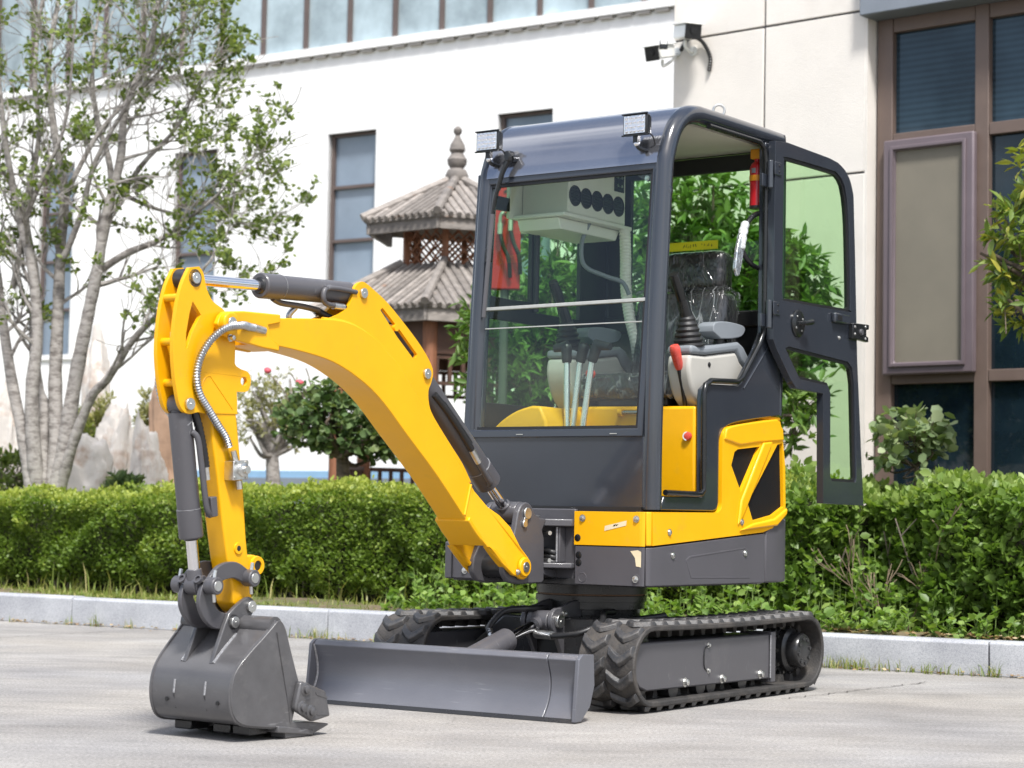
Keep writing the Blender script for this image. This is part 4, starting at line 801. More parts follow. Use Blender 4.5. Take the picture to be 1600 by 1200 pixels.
cb = MB().rib([bf((-1.45, -.03, 3.93)), bf((-1.36, -.06, 4.0)), bf((-1.28, -.03, 3.98)), bf((-1.21, -.02, 3.86)), bf((-1.22, -.015, 3.76))], .011, .005, .018)
cb.v = [tuple(Vector(v) - c1.location) for v in cb.v]; cb.build('cable', HOSE, c1)
# ================================================================== mini excavator
# local axes: x = machine's left (picture right), y = rearwards, z = up; origin under the slew ring
EX = empty('mini_excavator', (.32, 7.82, 0), R(-35.5), 'yellow and grey mini excavator with open cab door on rubber tracks', 'excavator')
def mir(poly): return [(-p[0], p[1]) for p in poly]
def both(fn):
    for s in (1, -1): fn(s)
def circ(c, r, n=20, a0=0, a1=6.2831853): return [(c[0] + r * math.cos(a0 + (a1 - a0) * i / n), c[1] + r * math.sin(a0 + (a1 - a0) * i / n)) for i in range(n)]
def arc(c, r, d0, d1, n=10): return [(c[0] + r * math.cos(R(d0 + (d1 - d0) * i / n)), c[1] + r * math.sin(R(d0 + (d1 - d0) * i / n))) for i in range(n + 1)]
def sm(p, k=4): return [(v[0], v[1]) for v in catmull([(q[0], q[1], 0) for q in p], k)]
def pin(parent, y, z, x0, x1, r, m=ZINC, nm='pin', rim=True):
    mb = MB().cyl((x0, y, z), (x1, y, z), r, 20)
    s = 1 if x1 > x0 else -1
    mb.cyl((x1, y, z), (x1 + s * .0025, y, z), r * .2, 10)
    return mb.build(nm, m, parent, bevel=.002)
def bolt(parent, p, ax, r=.009, h=.006, m=ZINC, nm='bolt'):
    p = Vector(p); ax = Vector(ax).normalized(); mb = MB().lathe([(r * 1.45, 0), (r * 1.45, .0015)], p, ax, 14); mb.lathe([(r, .0015), (r, h), (r * .8, h + .001)], p, ax, 6); mb.lathe([(r * .45, h), (r * .4, h + .002)], p, ax, 8)
    return mb.build(nm, m, parent)

# ---------------------------------------------------------------- undercarriage
UR = R(1.5)
YF, YR, RO, ZC = -.455, .785, .143, .163
def tp(s):
    L1 = YR - YF; c = math.pi * RO; tot = 2 * L1 + 2 * c; s %= tot
    if s < c: a = -math.pi / 2 - s / RO; return YF + RO * math.cos(a), ZC + RO * math.sin(a), math.cos(a), math.sin(a)
    s -= c
    if s < L1: t = s / L1; return YF + s, ZC + RO - .007 * math.sin(math.pi * t), 0., 1.
    s -= L1
    if s < c: a = math.pi / 2 - s / RO; return YR + RO * math.cos(a), ZC + RO * math.sin(a), math.cos(a), math.sin(a)
    s -= c; return YR - s, ZC - RO, 0., -1.
TOT = 2 * (YR - YF) + 2 * math.pi * RO
def chevron(flip):
    mb = MB(); xs = [-.052, -.018, 0, .018, .052]; off = [.02, -.006, -.016, -.006, .02]; hb, ht_, hz = .023, .014, .0145; vs = []
    for x, o in zip(xs, off):
        e = 0 if abs(x) < .05 else 1
        vs += [(x * 1.03, o - hb, -.003), (x * (.9 if e else 1), o - ht_, hz), (x * (.9 if e else 1), o + ht_, hz), (x * 1.03, o + hb, -.003)]
    fs = []
    for i in range(4):
        for j in range(3): fs.append([i * 4 + j, i * 4 + j + 1, i * 4 + 5 + j, i * 4 + 4 + j])
        fs.append([i * 4 + 3, i * 4, i * 4 + 4, i * 4 + 7])
    fs += [[0, 1, 2, 3], [19, 18, 17, 16]]
    return mb.add(vs, fs)
lug0 = None
for side in (1, -1):
    lab = 'near rubber track belt' if side > 0 else 'far rubber track belt'
    mb = MB(); n = 96; x0, x1 = side * .315, side * .545; th = .02; vs = []
    prof = [(x0, 0), (x1, 0), (x1, -th), (x0, -th)]
    for i in range(n):
        y, z, ny, nz = tp(TOT * i / n)
        for x, d in prof: vs.append((x, y + ny * d, z + nz * d))
    fs = [[i * 4 + j, i * 4 + (j + 1) % 4, ((i + 1) % n) * 4 + (j + 1) % 4, ((i + 1) % n) * 4 + j] for i in range(n) for j in range(4)]
    belt = mb.add(vs, fs).build('rubber_track', RUB, EX, bevel=.005, rz=UR); belt['label'] = lab
    NL = 40
    for row in (0, 1):
        xc = side * (.487 if row == 0 else .373)
        for k in range(NL):
            y, z, ny, nz = tp(TOT * (k + .5 * row) / NL + .01); rx = math.atan2(-ny, nz)
            if lug0 is None:
                lug0 = chevron(1).build('tread_lug', LUGM, belt, bevel=.003); lug0.location = (xc, y, z); lug0.rotation_euler = (rx, 0, 0)
            else: ocopy(lug0, belt, (xc, y, z), (rx, 0, 0))
    gt = MB()
    for k in range(NL):
        y, z, ny, nz = tp(TOT * (k + .25) / NL); rx = math.atan2(-ny, nz); m_ = Matrix.Rotation(rx, 3, 'X')
        vs = [Vector((side * .43, y, z)) + m_ @ Vector((a * .035, b * (.02 if c_ == 0 else .01), -th - c_)) for a in (-1, 1) for b in (-1, 1) for c_ in (0, .028)]
        gt.add(vs, [(0, 1, 3, 2), (4, 6, 7, 5), (0, 4, 5, 1), (2, 3, 7, 6), (0, 2, 6, 4), (1, 5, 7, 3)])
    gt.build('guide_teeth', RUB, belt)
    # track frame: side plate, slot cover, bolts
    pl = [(-.535, .165), (-.52, .242), (.545, .240), (.545, .065), (-.46, .072), (-.5, .1)]
    X = lambda a: side * a
    fr = MB().prism(sm([(-.55, .16), (-.545, .2), (-.53, .235)], 3) + [(-.51, .244), (.50, .240), (.50, .066), (-.45, .074), (-.5, .09), (-.535, .125)], 'x', X(.36), X(.512)).build('track_frame', GRAY, EX, bevel=.006, rz=UR)
    MB().prism([(.502, .052), (.542, .052), (.542, .248), (.502, .248)], 'x', X(.38), X(.518)).build('end_flange', GRAY, fr, bevel=.003)
    MB().tube([(X(.516), .5, .07), (X(.516), .5, .235)], .0035, 6).build('weld_bead', WELD, fr)
    for y, z, r in ((-.175, .091, .012), (.108, .088, .012), (.42, .088, .012)): bolt(fr, (X(.512), y, z), (side, 0, 0), r, .014)
    for z in (.123, .217): bolt(fr, (X(.512), 0, z), (side, 0, 0), .007, .008)
    MB().tube(catmull([(X(.513), 0, .215), (X(.514), -.03, .205), (X(.514), -.036, .17), (X(.514), -.03, .135), (X(.513), 0, .125)], 5), .0025, 6).build('slot_cover', DRIVE, fr)
    # idler, rollers, sprocket and drive
    MB().lathe([(.05, -.06), (.105, -.055), (.12, -.03), (.12, -.012), (.1, -.01), (.1, .01), (.12, .012), (.12, .03), (.105, .055), (.05, .06)], (X(.43), YF, ZC), (1, 0, 0), 32).build('idler', DRIVE, EX, rz=UR)
    for y in (-.235, -.03, .05, .3): MB().lathe([(.02, -.07), (.036, -.068), (.036, -.03), (.026, -.028), (.026, .028), (.036, .03), (.036, .068), (.02, .07)], (X(.43), y, .071), (1, 0, 0), 20).build('roller', DRIVE, EX, rz=UR)
    sp = MB(); nteeth = 13; pr = []
    for k in range(nteeth):
        a = 2 * math.pi * k / nteeth; w_ = math.pi / nteeth
        for da, rr in ((-.8, .098), (-.42, .099), (-.3, .121), (.3, .121), (.42, .099), (.8, .098)): pr.append((YR + rr * math.cos(a + da * w_), ZC + rr * math.sin(a + da * w_)))
    spk = sp.prism(pr, 'x', X(.415), X(.44)).build('sprocket', DRIVE, EX, bevel=.002, rz=UR)
    hub = MB().lathe([(.088, .36), (.088, .465), (.078, .472), (.07, .475), (.07, .512), (.064, .522), (.058, .524)], (0, YR, ZC), (side, 0, 0), 36).build('final_drive', DRIVE, EX, rz=UR)
    for k in range(8):
        a = 2 * math.pi * k / 8 + .2; MB().lathe([(.009, 0), (.009, .009), (.005, .0095)], (X(.518), YR + .05 * math.cos(a), ZC + .05 * math.sin(a)), (side, 0, 0), 10).build('cap_screw', DRIVE, hub)
    for k in range(10):
        a = 2 * math.pi * k / 10; MB().lathe([(.008, 0), (.008, .008)], (X(.44), YR + .093 * math.cos(a), ZC + .093 * math.sin(a)), (side, 0, 0), 6).build('bolt', STEEL, spk)
for o in EX.children:
    if o.name.split('.')[0] in ('rubber_track', 'track_frame', 'idler', 'roller', 'sprocket', 'final_drive') and sum(Vector(c).x for c in o.bound_box) < 0: o.location.y = -.06   # the far track stands a little ahead
mb = MB(); mb.rng(-.36, .36, -.2, .42, .14, .29)
xf = mb.build('cross_frame', DRIVE, EX, bevel=.01, rz=UR)
mb = MB(); mb.prism([(-.34, .13), (.34, .13), (.34, .2), (.2, .31), (-.2, .31), (-.34, .2)], 'y', -.3, -.18); mb.build('front_crossmember', DRIVE, xf, bevel=.008)
MB().lathe([(.185, .27), (.19, .335), (.206, .336), (.206, .362), (.213, .363), (.213, .385), (.205, .387), (.205, .392), (.212, .393), (.212, .435)], (0, 0, 0), n=56).build('slew_ring', DRIVE, EX)
MB().lathe([(.2065, .3865), (.2065, .3925)], (0, 0, 0), n=56).build('grease_seal', mat('rusty_seal', (.16, .09, .05), .6), EX)
# blade
BR = R(3.8)
prof = sm([(-.958, .004), (-.925, .045), (-.906, .09), (-.905, .14), (-.92, .185), (-.93, .206)], 4) + [(-.918, .222), (-.888, .224), (-.888, .212), (-.9, .19), (-.888, .14), (-.888, .09), (-.905, .045), (-.935, .004)]
bl = MB().prism(prof, 'x', -.55, .425).build('dozer_blade', BLADE, EX, bevel=.003, rz=BR); bl.location = (-.055, -.025, 0)
MB().prism(prof, 'x', .428, .54).build('blade_extension', BLADE, bl, bevel=.003)
for x0, x1 in ((-.562, -.5505), (.5405, .556)): MB().prism([(-.962, .004), (-.94, .21), (-.915, .226), (-.84, .222), (-.832, .12), (-.86, .05), (-.92, .004)], 'x', x0, x1).build('blade_end_plate', BLADE, bl, bevel=.003)
MB().tube([(-.549, y, z) for y, z in sm([(-.957, .01), (-.924, .05), (-.905, .095), (-.905, .14), (-.921, .188), (-.928, .208)], 3)], .006, 6).build('weld_bead', WELD, bl)
MB().prism([(-.962, .001), (-.925, .003), (-.925, .018), (-.952, .014)], 'x', -.56, .553).build('cutting_edge', DRIVE, bl)
mb = MB()
for s in (1, -1): mb.prism([(-.89, .06), (-.89, .16), (-.2, .19), (-.2, .12)], 'x', s * .2, s * .255)
mb.rng(-.2, .2, -.62, -.56, .09, .15)
mb.build('blade_arm', GRAY, EX, bevel=.006, rz=R(2))
bc = MB(); a, b_ = Vector((0, -.84, .165)), Vector((0, -.35, .295)); d = (b_ - a).normalized()
bc.cyl(a - d * .02, a + d * .27, .044, 24); bc.cyl(a - d * .03, a - d * .0, .03, 20)
bcy = bc.build('blade_cylinder', GRAY, EX, bevel=.004, rz=R(2))
MB().cyl(a + d * .27, b_, .02, 20).build('rod', CHROME, bcy); MB().cyl(b_ - d * .06, b_ - d * .02, .028, 20).build('rod_end', GRAY, bcy)
MB().cyl((-.045, b_.y, b_.z), (.045, b_.y, b_.z), .04, 20).build('rod_eye', GRAY, bcy, bevel=.004)
for s in (1, -1):
    br = MB().prism([(-.18, .1), (-.18, .375), (-.25, .365), (-.33, .345)] + arc((-.345, .297), .048, 75, 250, 8) + [(-.32, .19), (-.28, .1)], 'x', s * .05, s * .068).build('cylinder_bracket', GRAY, EX, bevel=.004, rz=R(2))
    pin(br, -.345, .297, s * .068, s * .082, .026)
    bolt(br, (s * .068, -.305, .322), (s, 0, 0), .009, .012)
for pth in ([(.11, -.444, .25), (.15, -.45, .25), (.24, -.43, .265), (.28, -.36, .3), (.22, -.25, .33), (.2, -.15, .33)], [(-.05, -.56, .235), (-.09, -.54, .27), (-.08, -.46, .33), (-.02, -.4, .34), (.0, -.3, .34)], [(.16, -.25, .3), (.25, -.3, .3), (.33, -.2, .31), (.36, -.05, .32)]):
    MB().rib(pth, .011, .0015, .012).build('hydraulic_hose', HOSE, EX)
MB().cyl((.03, -.41, .25), (.13, -.45, .25), .016, 12).build('hose_fitting', ZINC, EX)
MB().cyl((-.052, -.565, .23), (-.085, -.545, .262), .013, 12).build('hose_fitting', ZINC, EX)

# ---------------------------------------------------------------- upper body
def loft(path, zb, zt, th=.02):
    p = [Vector((q[0], q[1], 0)) for q in path]; n = len(p); vs = []; mb = MB()
    for i in range(n):
        t = (p[min(i + 1, n - 1)] - p[max(i - 1, 0)]).normalized(); nn = Vector((-t.y, t.x, 0)) * th
        b_, t_ = (zb(i / (n - 1), p[i]) if callable(zb) else zb), (zt(i / (n - 1), p[i]) if callable(zt) else zt)
        for q, z in ((p[i], b_), (p[i], t_), (p[i] + nn, t_), (p[i] + nn, b_)): vs.append((q.x, q.y, z))
    fs = [[i * 4 + j, i * 4 + (j + 1) % 4, (i + 1) * 4 + (j + 1) % 4, (i + 1) * 4 + j] for i in range(n - 1) for j in range(4)] + [[0, 1, 2, 3], [n * 4 - 1, n * 4 - 2, n * 4 - 3, n * 4 - 4]]
    return mb.add(vs, fs)
deck = [(-.14, -.36), (.14, -.36), (.43, -.34), (.45, -.3), (.45, .5), (.4, .64), (.25, .72), (0, .75), (-.25, .72), (-.4, .64), (-.43, .5), (-.43, -.3), (-.41, -.34)]
MB().prism(deck, 'z', .432, .456).build('deck_plate', DRIVE, EX, bevel=.004)
MB().prism([(-.13, -.33), (.13, -.33), (.41, -.31), (.42, .45), (.36, .6), (0, .68), (-.36, .6), (-.4, .45), (-.39, -.31)], 'z', .456, .72).build('machinery_bay', BLK, EX)
zside = lambda y: .575 + max(0, y + .33) * .0648
fs_ = loft([(.162, -.36), (.44, -.36)] + arc((.44, -.33), .03, -90, -55, 4), .437, .5755, .02).build('front_skirt', SKIRT, EX, bevel=.006)
ss = loft(arc((.44, -.33), .03, -50, 0, 5) + [(.47, y) for y in (-.2, 0, .2, .4, .52)], lambda t, p: .437, lambda t, p: zside(p.y), .02).build('side_skirt', SKIRT, EX, bevel=.006)
# raised panel line on the side skirt
MB().prism([(-.05, .462), (-.09, .53), (-.06, .545), (.36, .575), (.36, .57), (-.05, .538), (-.075, .528), (-.042, .468), (.4, .462), (.4, .456)], 'x', .468, .4711).build('skirt_crease', SKIRT, ss, bevel=.0015)
cw = sm([(.47, .525), (.469, .62), (.452, .715), (.40, .79), (.24, .845), (0, .855), (-.22, .845), (-.38, .79), (-.43, .71), (-.448, .61), (-.45, .525)], 5)
cwt = loft(cw, .437, lambda t, p: min(.69, .632 + max(0, p.y - .525) * .6), .08).build('counterweight', SKIRT, EX, bevel=.008)
rsk = loft([(-.45, y) for y in (.52, .2, -.1, -.3)] + arc((-.42, -.33), .03, 180, 270, 6) + [(-.3, -.36), (-.165, -.36)], .437, .578, .02).build('right_skirt', SKIRT, EX, bevel=.006)
MB().box((-.40, -.361, .505), (.003, .006, .13)).build('skirt_seam', BLK, rsk)
bolt(rsk, (-.34, -.361, .47), (0, -1, 0), .009, .006)
for x, z, k in ((.195, .462, 0), (.423, .462, 1)):
    MB().lathe([(.0185, 0), (.0165, .001), (.012, -.003)], (x, -.3605, z), (0, -1, 0), 18).build('bolt_recess', SKIRT, fs_)
    if k: bolt(fs_, (x, -.361, z), (0, -1, 0), .009, .006)
for z in (.542, .515): MB().lathe([(.0135, 0), (.012, .001)], (.178, -.3605, z), (0, -1, 0), 18).build('access_hole', BLKG, fs_)
for y, z in ((-.182, .547), (.36, .553)):
    bolt(ss, (.4705, y, z), (1, 0, 0), .009, .006)
mb = MB(); mb.add([(.4, -.3612, .562), (.432, -.3612, .566), (.446, -.3612, .56), (.446, -.3612, .505), (.425, -.3612, .508), (.42, -.3612, .538)], [[0, 1, 2, 3, 4, 5]]); mb.build('torn_label', PAPER, fs_, smooth=0)
# yellow covers
fy = loft([(.157, -.362), (.44, -.362)] + arc((.44, -.332), .03, -90, -52, 4), .579, .702, .02).build('front_cover', YEL, EX, bevel=.005)
for x in (.194, .425): bolt(fy, (x, -.363, .677), (0, -1, 0), .009, .006)
MB().lathe([(.0135, 0), (.012, .001)], (.173, -.3625, .605), (0, -1, 0), 18).build('access_hole', BLKG, fy)
MB().add([(.289, -.3632, .632), (.382, -.3632, .653), (.384, -.3632, .671), (.291, -.3632, .65)], [[0, 1, 2, 3]]).build('paper_tape', PAPER, fy, smooth=0)
MB().add([(.325, -.3636, .647), (.33, -.3636, .656), (.333, -.3636, .648), (.338, -.3636, .66), (.341, -.3636, .65), (.35, -.3636, .658), (.341, -.3636, .653), (.338, -.3636, .655)], [[0, 1, 2, 3, 4, 5, 6, 7]]).build('pen_mark', BLK, fy, smooth=0)
vA = [(.264, .941), (.289, .952), (.468, .969), (.318, .788), (.24, .889)]; vB = [(.61, .982), (.652, .99), (.668, .737), (.578, .702), (.415, .678), (.372, .747)]
cov = [(-.325, .582)] + [(y, zside(y) + .006) for y in (-.1, .2, .5)] + [(.58, .652), (.633, .688), (.685, .735), (.678, .9), (.655, 1.01)] + sm([(.64, 1.05), (.6, 1.082), (.33, 1.05), (.2, 1.03), (.172, .99)], 3) + [(.172, .745)] + arc((.135, .744), .037, 0, -90, 5) + [(-.328, .703)]
sc = MB().prism(cov, 'x', .40, .472, holes=[vA, vB]).build('side_cover', YEL, EX, bevel=.01, seg=3)
loft(arc((.44, -.332), .032, -48, 0, 5), .581, .7025, .02).build('corner_cover', YEL, EX, bevel=.004)
MB().prism(sm([(.18, .985), (.19, 1.02), (.215, 1.034), (.33, 1.053), (.6, 1.083)], 3) + [(.648, 1.045), (.655, 1.0), (.45, .985), (.3, .968)], 'x', .466, .479).build('cover_brow', YEL, sc, bevel=.011, seg=4)
MB().prism([(.485, .985), (.56, .992), (.33, .70), (.29, .66), (.31, .755)], 'x', .468, .482).build('cover_rib', YEL, sc, bevel=.009, seg=3)
MB().prism([(.40, .668), (.58, .69), (.685, .733), (.68, .705), (.6, .66), (.3, .64)], 'x', .468, .484).build('cover_sill', YEL, sc, bevel=.01, seg=3)
def meshmat():
    m, t, b, o = newmat('vent_mesh'); L = t.links.new; tc = N(t, 'ShaderNodeTexCoord'); mp = N(t, 'ShaderNodeMapping'); mp.inputs['Rotation'].default_value = (R(30), 0, 0); L(tc.outputs['Object'], mp.inputs[0])
    v = N(t, 'ShaderNodeTexVoronoi', Scale=150.); v.inputs['Randomness'].default_value = 0.; L(mp.outputs[0], v.inputs['Vector'])
    cr = N(t, 'ShaderNodeValToRGB'); cr.color_ramp.elements[0].position = .35; cr.color_ramp.elements[0].color = (.002, .002, .002, 1); cr.color_ramp.elements[1].position = .5; cr.color_ramp.elements[1].color = (.014, .0145, .016, 1)
    L(v.outputs['Distance'], cr.inputs[0]); L(cr.outputs[0], b.inputs['Base Color']); b.inputs['Roughness'].default_value = .6; b.inputs['Specular IOR Level'].default_value = .08
    bp = N(t, 'ShaderNodeBump', Strength=.8, Distance=.002); L(v.outputs['Distance'], bp.inputs['Height']); L(bp.outputs[0], b.inputs['Normal'])
    return m
VENT = meshmat()
for poly in (vA, vB):
    c_ = Vector((sum(p[0] for p in poly) / len(poly), sum(p[1] for p in poly) / len(poly))); big = [tuple(c_ + (Vector(p) - c_) * 1.02) for p in poly]
    MB().prism(big, 'x', .45, .458).build('vent_mesh', VENT, sc)
for y, z in ((-.211, .631), (.327, .673)): bolt(sc, (.4725, y, z), (1, 0, 0), .009, .006)
hood = sm([(.455, .64), (.44, .69), (.35, .745), (.2, .775), (0, .785), (-.2, .775), (-.35, .745), (-.41, .69), (-.43, .6)], 4)
hd = loft(hood, .685, 1.08, .03).build('rear_hood', YEL, EX, bevel=.008)
MB().prism([(.44, .5)] + hood + [(-.43, .5)], 'z', 1.078, 1.095).build('hood_top', YEL, hd, bevel=.006)
MB().prism([(-.44, .1), (-.42, .1), (-.42, .62), (-.44, .62)], 'z', .58, 1.08).build('right_cover', YEL, hd, bevel=.006)
MB().rng(-.44, -.4, -.34, .1, .58, .70).build('right_front_cover', YEL, EX, bevel=.01)
MB().rng(-.4, -.17, -.357, -.33, .58, .70).build('right_front_panel', YEL, EX, bevel=.005)

# swing frame tongue in front
mb = MB()
for z0, z1 in ((.645, .672), (.492, .512)): mb.prism([(-.13, -.33), (.155, -.33), (.155, -.372), (.08, -.43), (.0, -.47), (-.07, -.43), (-.13, -.372)], 'z', z0, z1)
mb.rng(-.12, .15, -.345, -.325, .44, .71); mb.rng(.09, .11, -.385, -.345, .512, .645)
tg = mb.build('swing_frame', GRAY, EX, bevel=.004)
mb = MB(); mb.prism([(-.31, .456), (-.37, .456), (-.43, .47), (-.43, .49), (-.31, .49)], 'x', -.06, .07); mb.build('swing_foot', GRAY, tg, bevel=.004)
MB().tube([(.098, -.387, .515), (.098, -.387, .642)], .004, 6).build('weld_bead', WELD, tg)
for i in range(3): MB().rib([(.0, -.34, .56 - i * .018), (.05, -.39, .555 - i * .02), (.09, -.4, .55 - i * .018), (.075, -.36, .545 - i * .02)], .0095, .0015, .01).build('hydraulic_hose', HOSE, tg)
MB().lathe([(.05, .672), (.05, .683), (.035, .686)], (0, -.44, 0), n=28).build('swing_pin_cap', ZINC, tg, bevel=.002)
for z in (.62, .52): MB().cyl((.03, -.39, z), (.09, -.42, z), .008, 10).build('hose_fitting', ZINC, tg)
# kingpost
kp_out = [(-.635, .60), (-.622, .64)] + sm([(-.61, .69), (-.588, .72), (-.558, .73), (-.527, .718), (-.506, .692)], 3) + [(-.47, .674), (-.43, .672), (-.44, .652), (-.455, .63), (-.442, .6), (-.438, .45), (-.45, .438), (-.60, .436)] + sm([(-.66, .445), (-.69, .48), (-.685, .53)], 3)
kn = MB().rng(-.056, .056, -.6, -.44, .47, .64)
kn.lathe([(.052, .44), (.052, .668)], (0, -.445, 0), n=28)
kn = kn.build('kingpost', GRAY, EX, bevel=.006)
for s in (1, -1):
    kpl = MB().prism(kp_out, 'x', s * .056, s * .08).build('kingpost_cheek', GRAY, kn, bevel=.005, seg=3)
    mbx = MB().lathe([(.022, 0), (.022, .008)], (s * .08, -.557, .69), (s, 0, 0), 20); mbx.lathe([(.014, 0), (.014, .008)], (s * .08, -.573, .652), (s, 0, 0), 16); mbx.box((s * .0825, -.565, .671), (.006, .022, .04), rx=R(-22)); mbx.build('pin_retainer', ZINC, kn, bevel=.002)
MB().cyl((-.054, -.557, .69), (.054, -.557, .69), .042, 28).build('cylinder_eye', GRAY, kn, bevel=.003)
MB().cyl((-.085, -.597, .498), (.085, -.597, .498), .045, 28).build('boom_foot_bush', DRIVE, kn, bevel=.004)

# ---------------------------------------------------------------- boom
btop = [(-1.95, 1.268), (-1.879, 1.278), (-1.667, 1.295), (-1.56, 1.295), (-1.482, 1.279), (-1.405, 1.249), (-1.343, 1.21), (-1.277, 1.168), (-1.184, 1.081), (-1.1, 1.005), (-.988, .898), (-.874, .789), (-.792, .710)]
blow = [(-1.95, 1.185), (-1.881, 1.19), (-1.703, 1.174), (-1.586, 1.15), (-1.462, 1.102), (-1.361, 1.043), (-1.231, .941), (-1.068, .815), (-.911, .677), (-.858, .628)]
boom = MB().prism(sm(btop, 3) + list(reversed(sm(blow, 3))), 'x', -.06, .06).build('boom', YEL, EX, bevel=.003, seg=2)
# folded stiffener at the foot and flared lugs
def flare(v):
    t = max(0., min(1., (v[1] + .865 - (v[2] - .707) * .25) / .16)); s = 1 if v[0] > 0 else -1; return (v[0] + s * .038 * t, v[1], v[2])
lugo = [(-.874, .789), (-.86, .772), (-.792, .710), (-.74, .682), (-.68, .640), (-.619, .571)] + arc((-.597, .498), .045, 50, -130, 10) + [(-.66, .470), (-.70, .495), (-.768, .542), (-.858, .628), (-.911, .677), (-.9, .72)]
def densify(p, d=.03):
    out = []
    for i in range(len(p)):
        a, b_ = Vector(p[i]), Vector(p[(i + 1) % len(p)]); k = max(1, int((b_ - a).length / d)); out += [tuple(a.lerp(b_, j / k)) for j in range(k)]
    return out
for s in (1, -1):
    lg = MB().prism(lugo, 'x', s * .045, s * .061, fn=flare)
    lg.build('foot_lug', YEL, boom, bevel=.004)
    MB().lathe([(.036, 0), (.034, .012)], (s * .098, -.597, .498), (s, 0, 0), 28).build('foot_boss', YEL, boom, bevel=.003)
    pin(boom, -.597, .498, s * .1, s * .114, .019, STEEL)
    bolt(boom, (s * .1, -.634, .481), (s, 0, 0), .008, .008)
    MB().tube([(s * .061, -.874, .787), (s * .061, -.906, .68)], .006, 6).build('weld_bead', YEL, boom)
MB().prism([(-.90, .66), (-.858, .618), (-.80, .572), (-.79, .582), (-.85, .634), (-.89, .675)], 'x', -.075, .075).build('foot_saddle', YEL, boom, bevel=.004)
for s in (1, -1):
    MB().prism(sm([(-.80, .572), (-.75, .532), (-.70, .497)], 2) + [(-.69, .51), (-.76, .56)], 'x', s * .062, s * .096).build('saddle_web', YEL, boom, bevel=.003)
# gusset plates
gus = sm([(-1.656, 1.292), (-1.581, 1.318), (-1.534, 1.352), (-1.513, 1.398), (-1.498, 1.422), (-1.469, 1.436), (-1.439, 1.428), (-1.412, 1.416), (-1.337, 1.379), (-1.235, 1.311), (-1.149, 1.247), (-1.094, 1.192), (-1.082, 1.16), (-1.092, 1.126), (-1.105, 1.1), (-1.1, 1.055), (-1.073, 1.013), (-.976, .923), (-.904, .859), (-.849, .793)], 3)
gus += [(-.9, .80), (-1.0, .9), (-1.2, 1.07), (-1.35, 1.18), (-1.5, 1.26), (-1.6, 1.28)]
slot = [(-1.375, 1.352), (-1.362, 1.36), (-1.26, 1.288), (-1.172, 1.22), (-1.178, 1.207), (-1.196, 1.206), (-1.28, 1.268)]
for s in (1, -1):
    MB().prism(gus, 'x', s * .033, s * .046, holes=[slot]).build('gusset_plate', YEL, boom)
    pin(boom, -1.466, 1.398, s * .046, s * .055, .017)
    pin(boom, -1.119, 1.157, s * .046, s * .055, .018)
MB().cyl((-.05, -1.29, 1.3), (.05, -1.29, 1.3), .012, 12).build('gusset_spacer', YEL, boom)
for s in (1, -1): MB().tube([(s * .0475, y, z + .001) for y, z in sm(btop[2:-1], 3)], .0055, 8).build('weld_bead', YEL, boom)
# boom nose fork
nose = [(-2.165, 1.235), (-2.15, 1.262), (-2.133, 1.275), (-2.05, 1.284), (-1.886, 1.288), (-1.885, 1.262), (-1.94, 1.25), (-1.925, 1.215), (-1.887, 1.19), (-1.887, 1.174), (-1.96, 1.178), (-2.077, 1.192), (-2.14, 1.205)]
for s in (1, -1):
    MB().prism(nose, 'x', s * .048, s * .068).build('nose_plate', YEL, boom, bevel=.004)
    MB().lathe([(.034, 0), (.034, .02), (.031, .024)], (s * .066, -2.125, 1.24), (s, 0, 0), 28).build('nose_boss', YEL, boom, bevel=.003)
    pin(boom, -2.125, 1.24, s * .09, s * .094, .018)
    bolt(boom, (s * .068, -2.108, 1.197), (s, 0, 0), .008, .016)
MB().prism([(-2.0, 1.186), (-1.88, 1.176), (-1.88, 1.19), (-2.0, 1.2)], 'x', -.05, .05).build('nose_web', YEL, boom)

# ---------------------------------------------------------------- arm
armL = sm([(-2.26, 1.395), (-2.288, 1.344), (-2.306, 1.282), (-2.316, 1.211), (-2.318, 1.139), (-2.308, 1.069), (-2.295, 1.017), (-2.283, .985), (-2.262, .966), (-2.237, .962), (-2.208, .969), (-2.175, .966), (-2.15, .968)], 3)
armR = sm([(-2.22, 1.402), (-2.201, 1.384), (-2.185, 1.338), (-2.157, 1.304), (-2.109, 1.282), (-2.085, 1.25), (-2.058, 1.197), (-2.055, 1.125)], 3)
lugR = sm([(-2.05, 1.118), (-2.026, 1.109), (-1.995, 1.102), (-1.982, 1.077), (-1.992, 1.047), (-2.02, 1.04), (-2.043, 1.04)], 3)
hole = [(-2.243, 1.296), (-2.206, 1.259), (-2.225, 1.23), (-2.239, 1.208), (-2.261, 1.155), (-2.266, 1.155), (-2.266, 1.2), (-2.255, 1.258)]
apl = arc((-2.237, 1.37), .034, 100, 60, 2)[:0] + list(reversed(armL)) + armR + lugR + [(-2.038, .972)]
abox = [(-2.15, .968), (-2.137, .885), (-2.114, .789), (-2.092, .675), (-2.062, .541), (-2.039, .454), (-2.028, .40), (-2.0, .372), (-1.965, .372), (-1.945, .40), (-1.95, .455), (-1.958, .50), (-1.969, .538), (-1.98, .598), (-1.997, .736), (-2.016, .847), (-2.038, .972), (-2.05, 1.08), (-2.07, 1.19), (-2.13, 1.25), (-2.18, 1.24), (-2.2, 1.12), (-2.17, 1.02)]
arm = MB().prism(abox, 'x', -.0375, .0375).build('arm', YEL, EX, bevel=.007, seg=3)
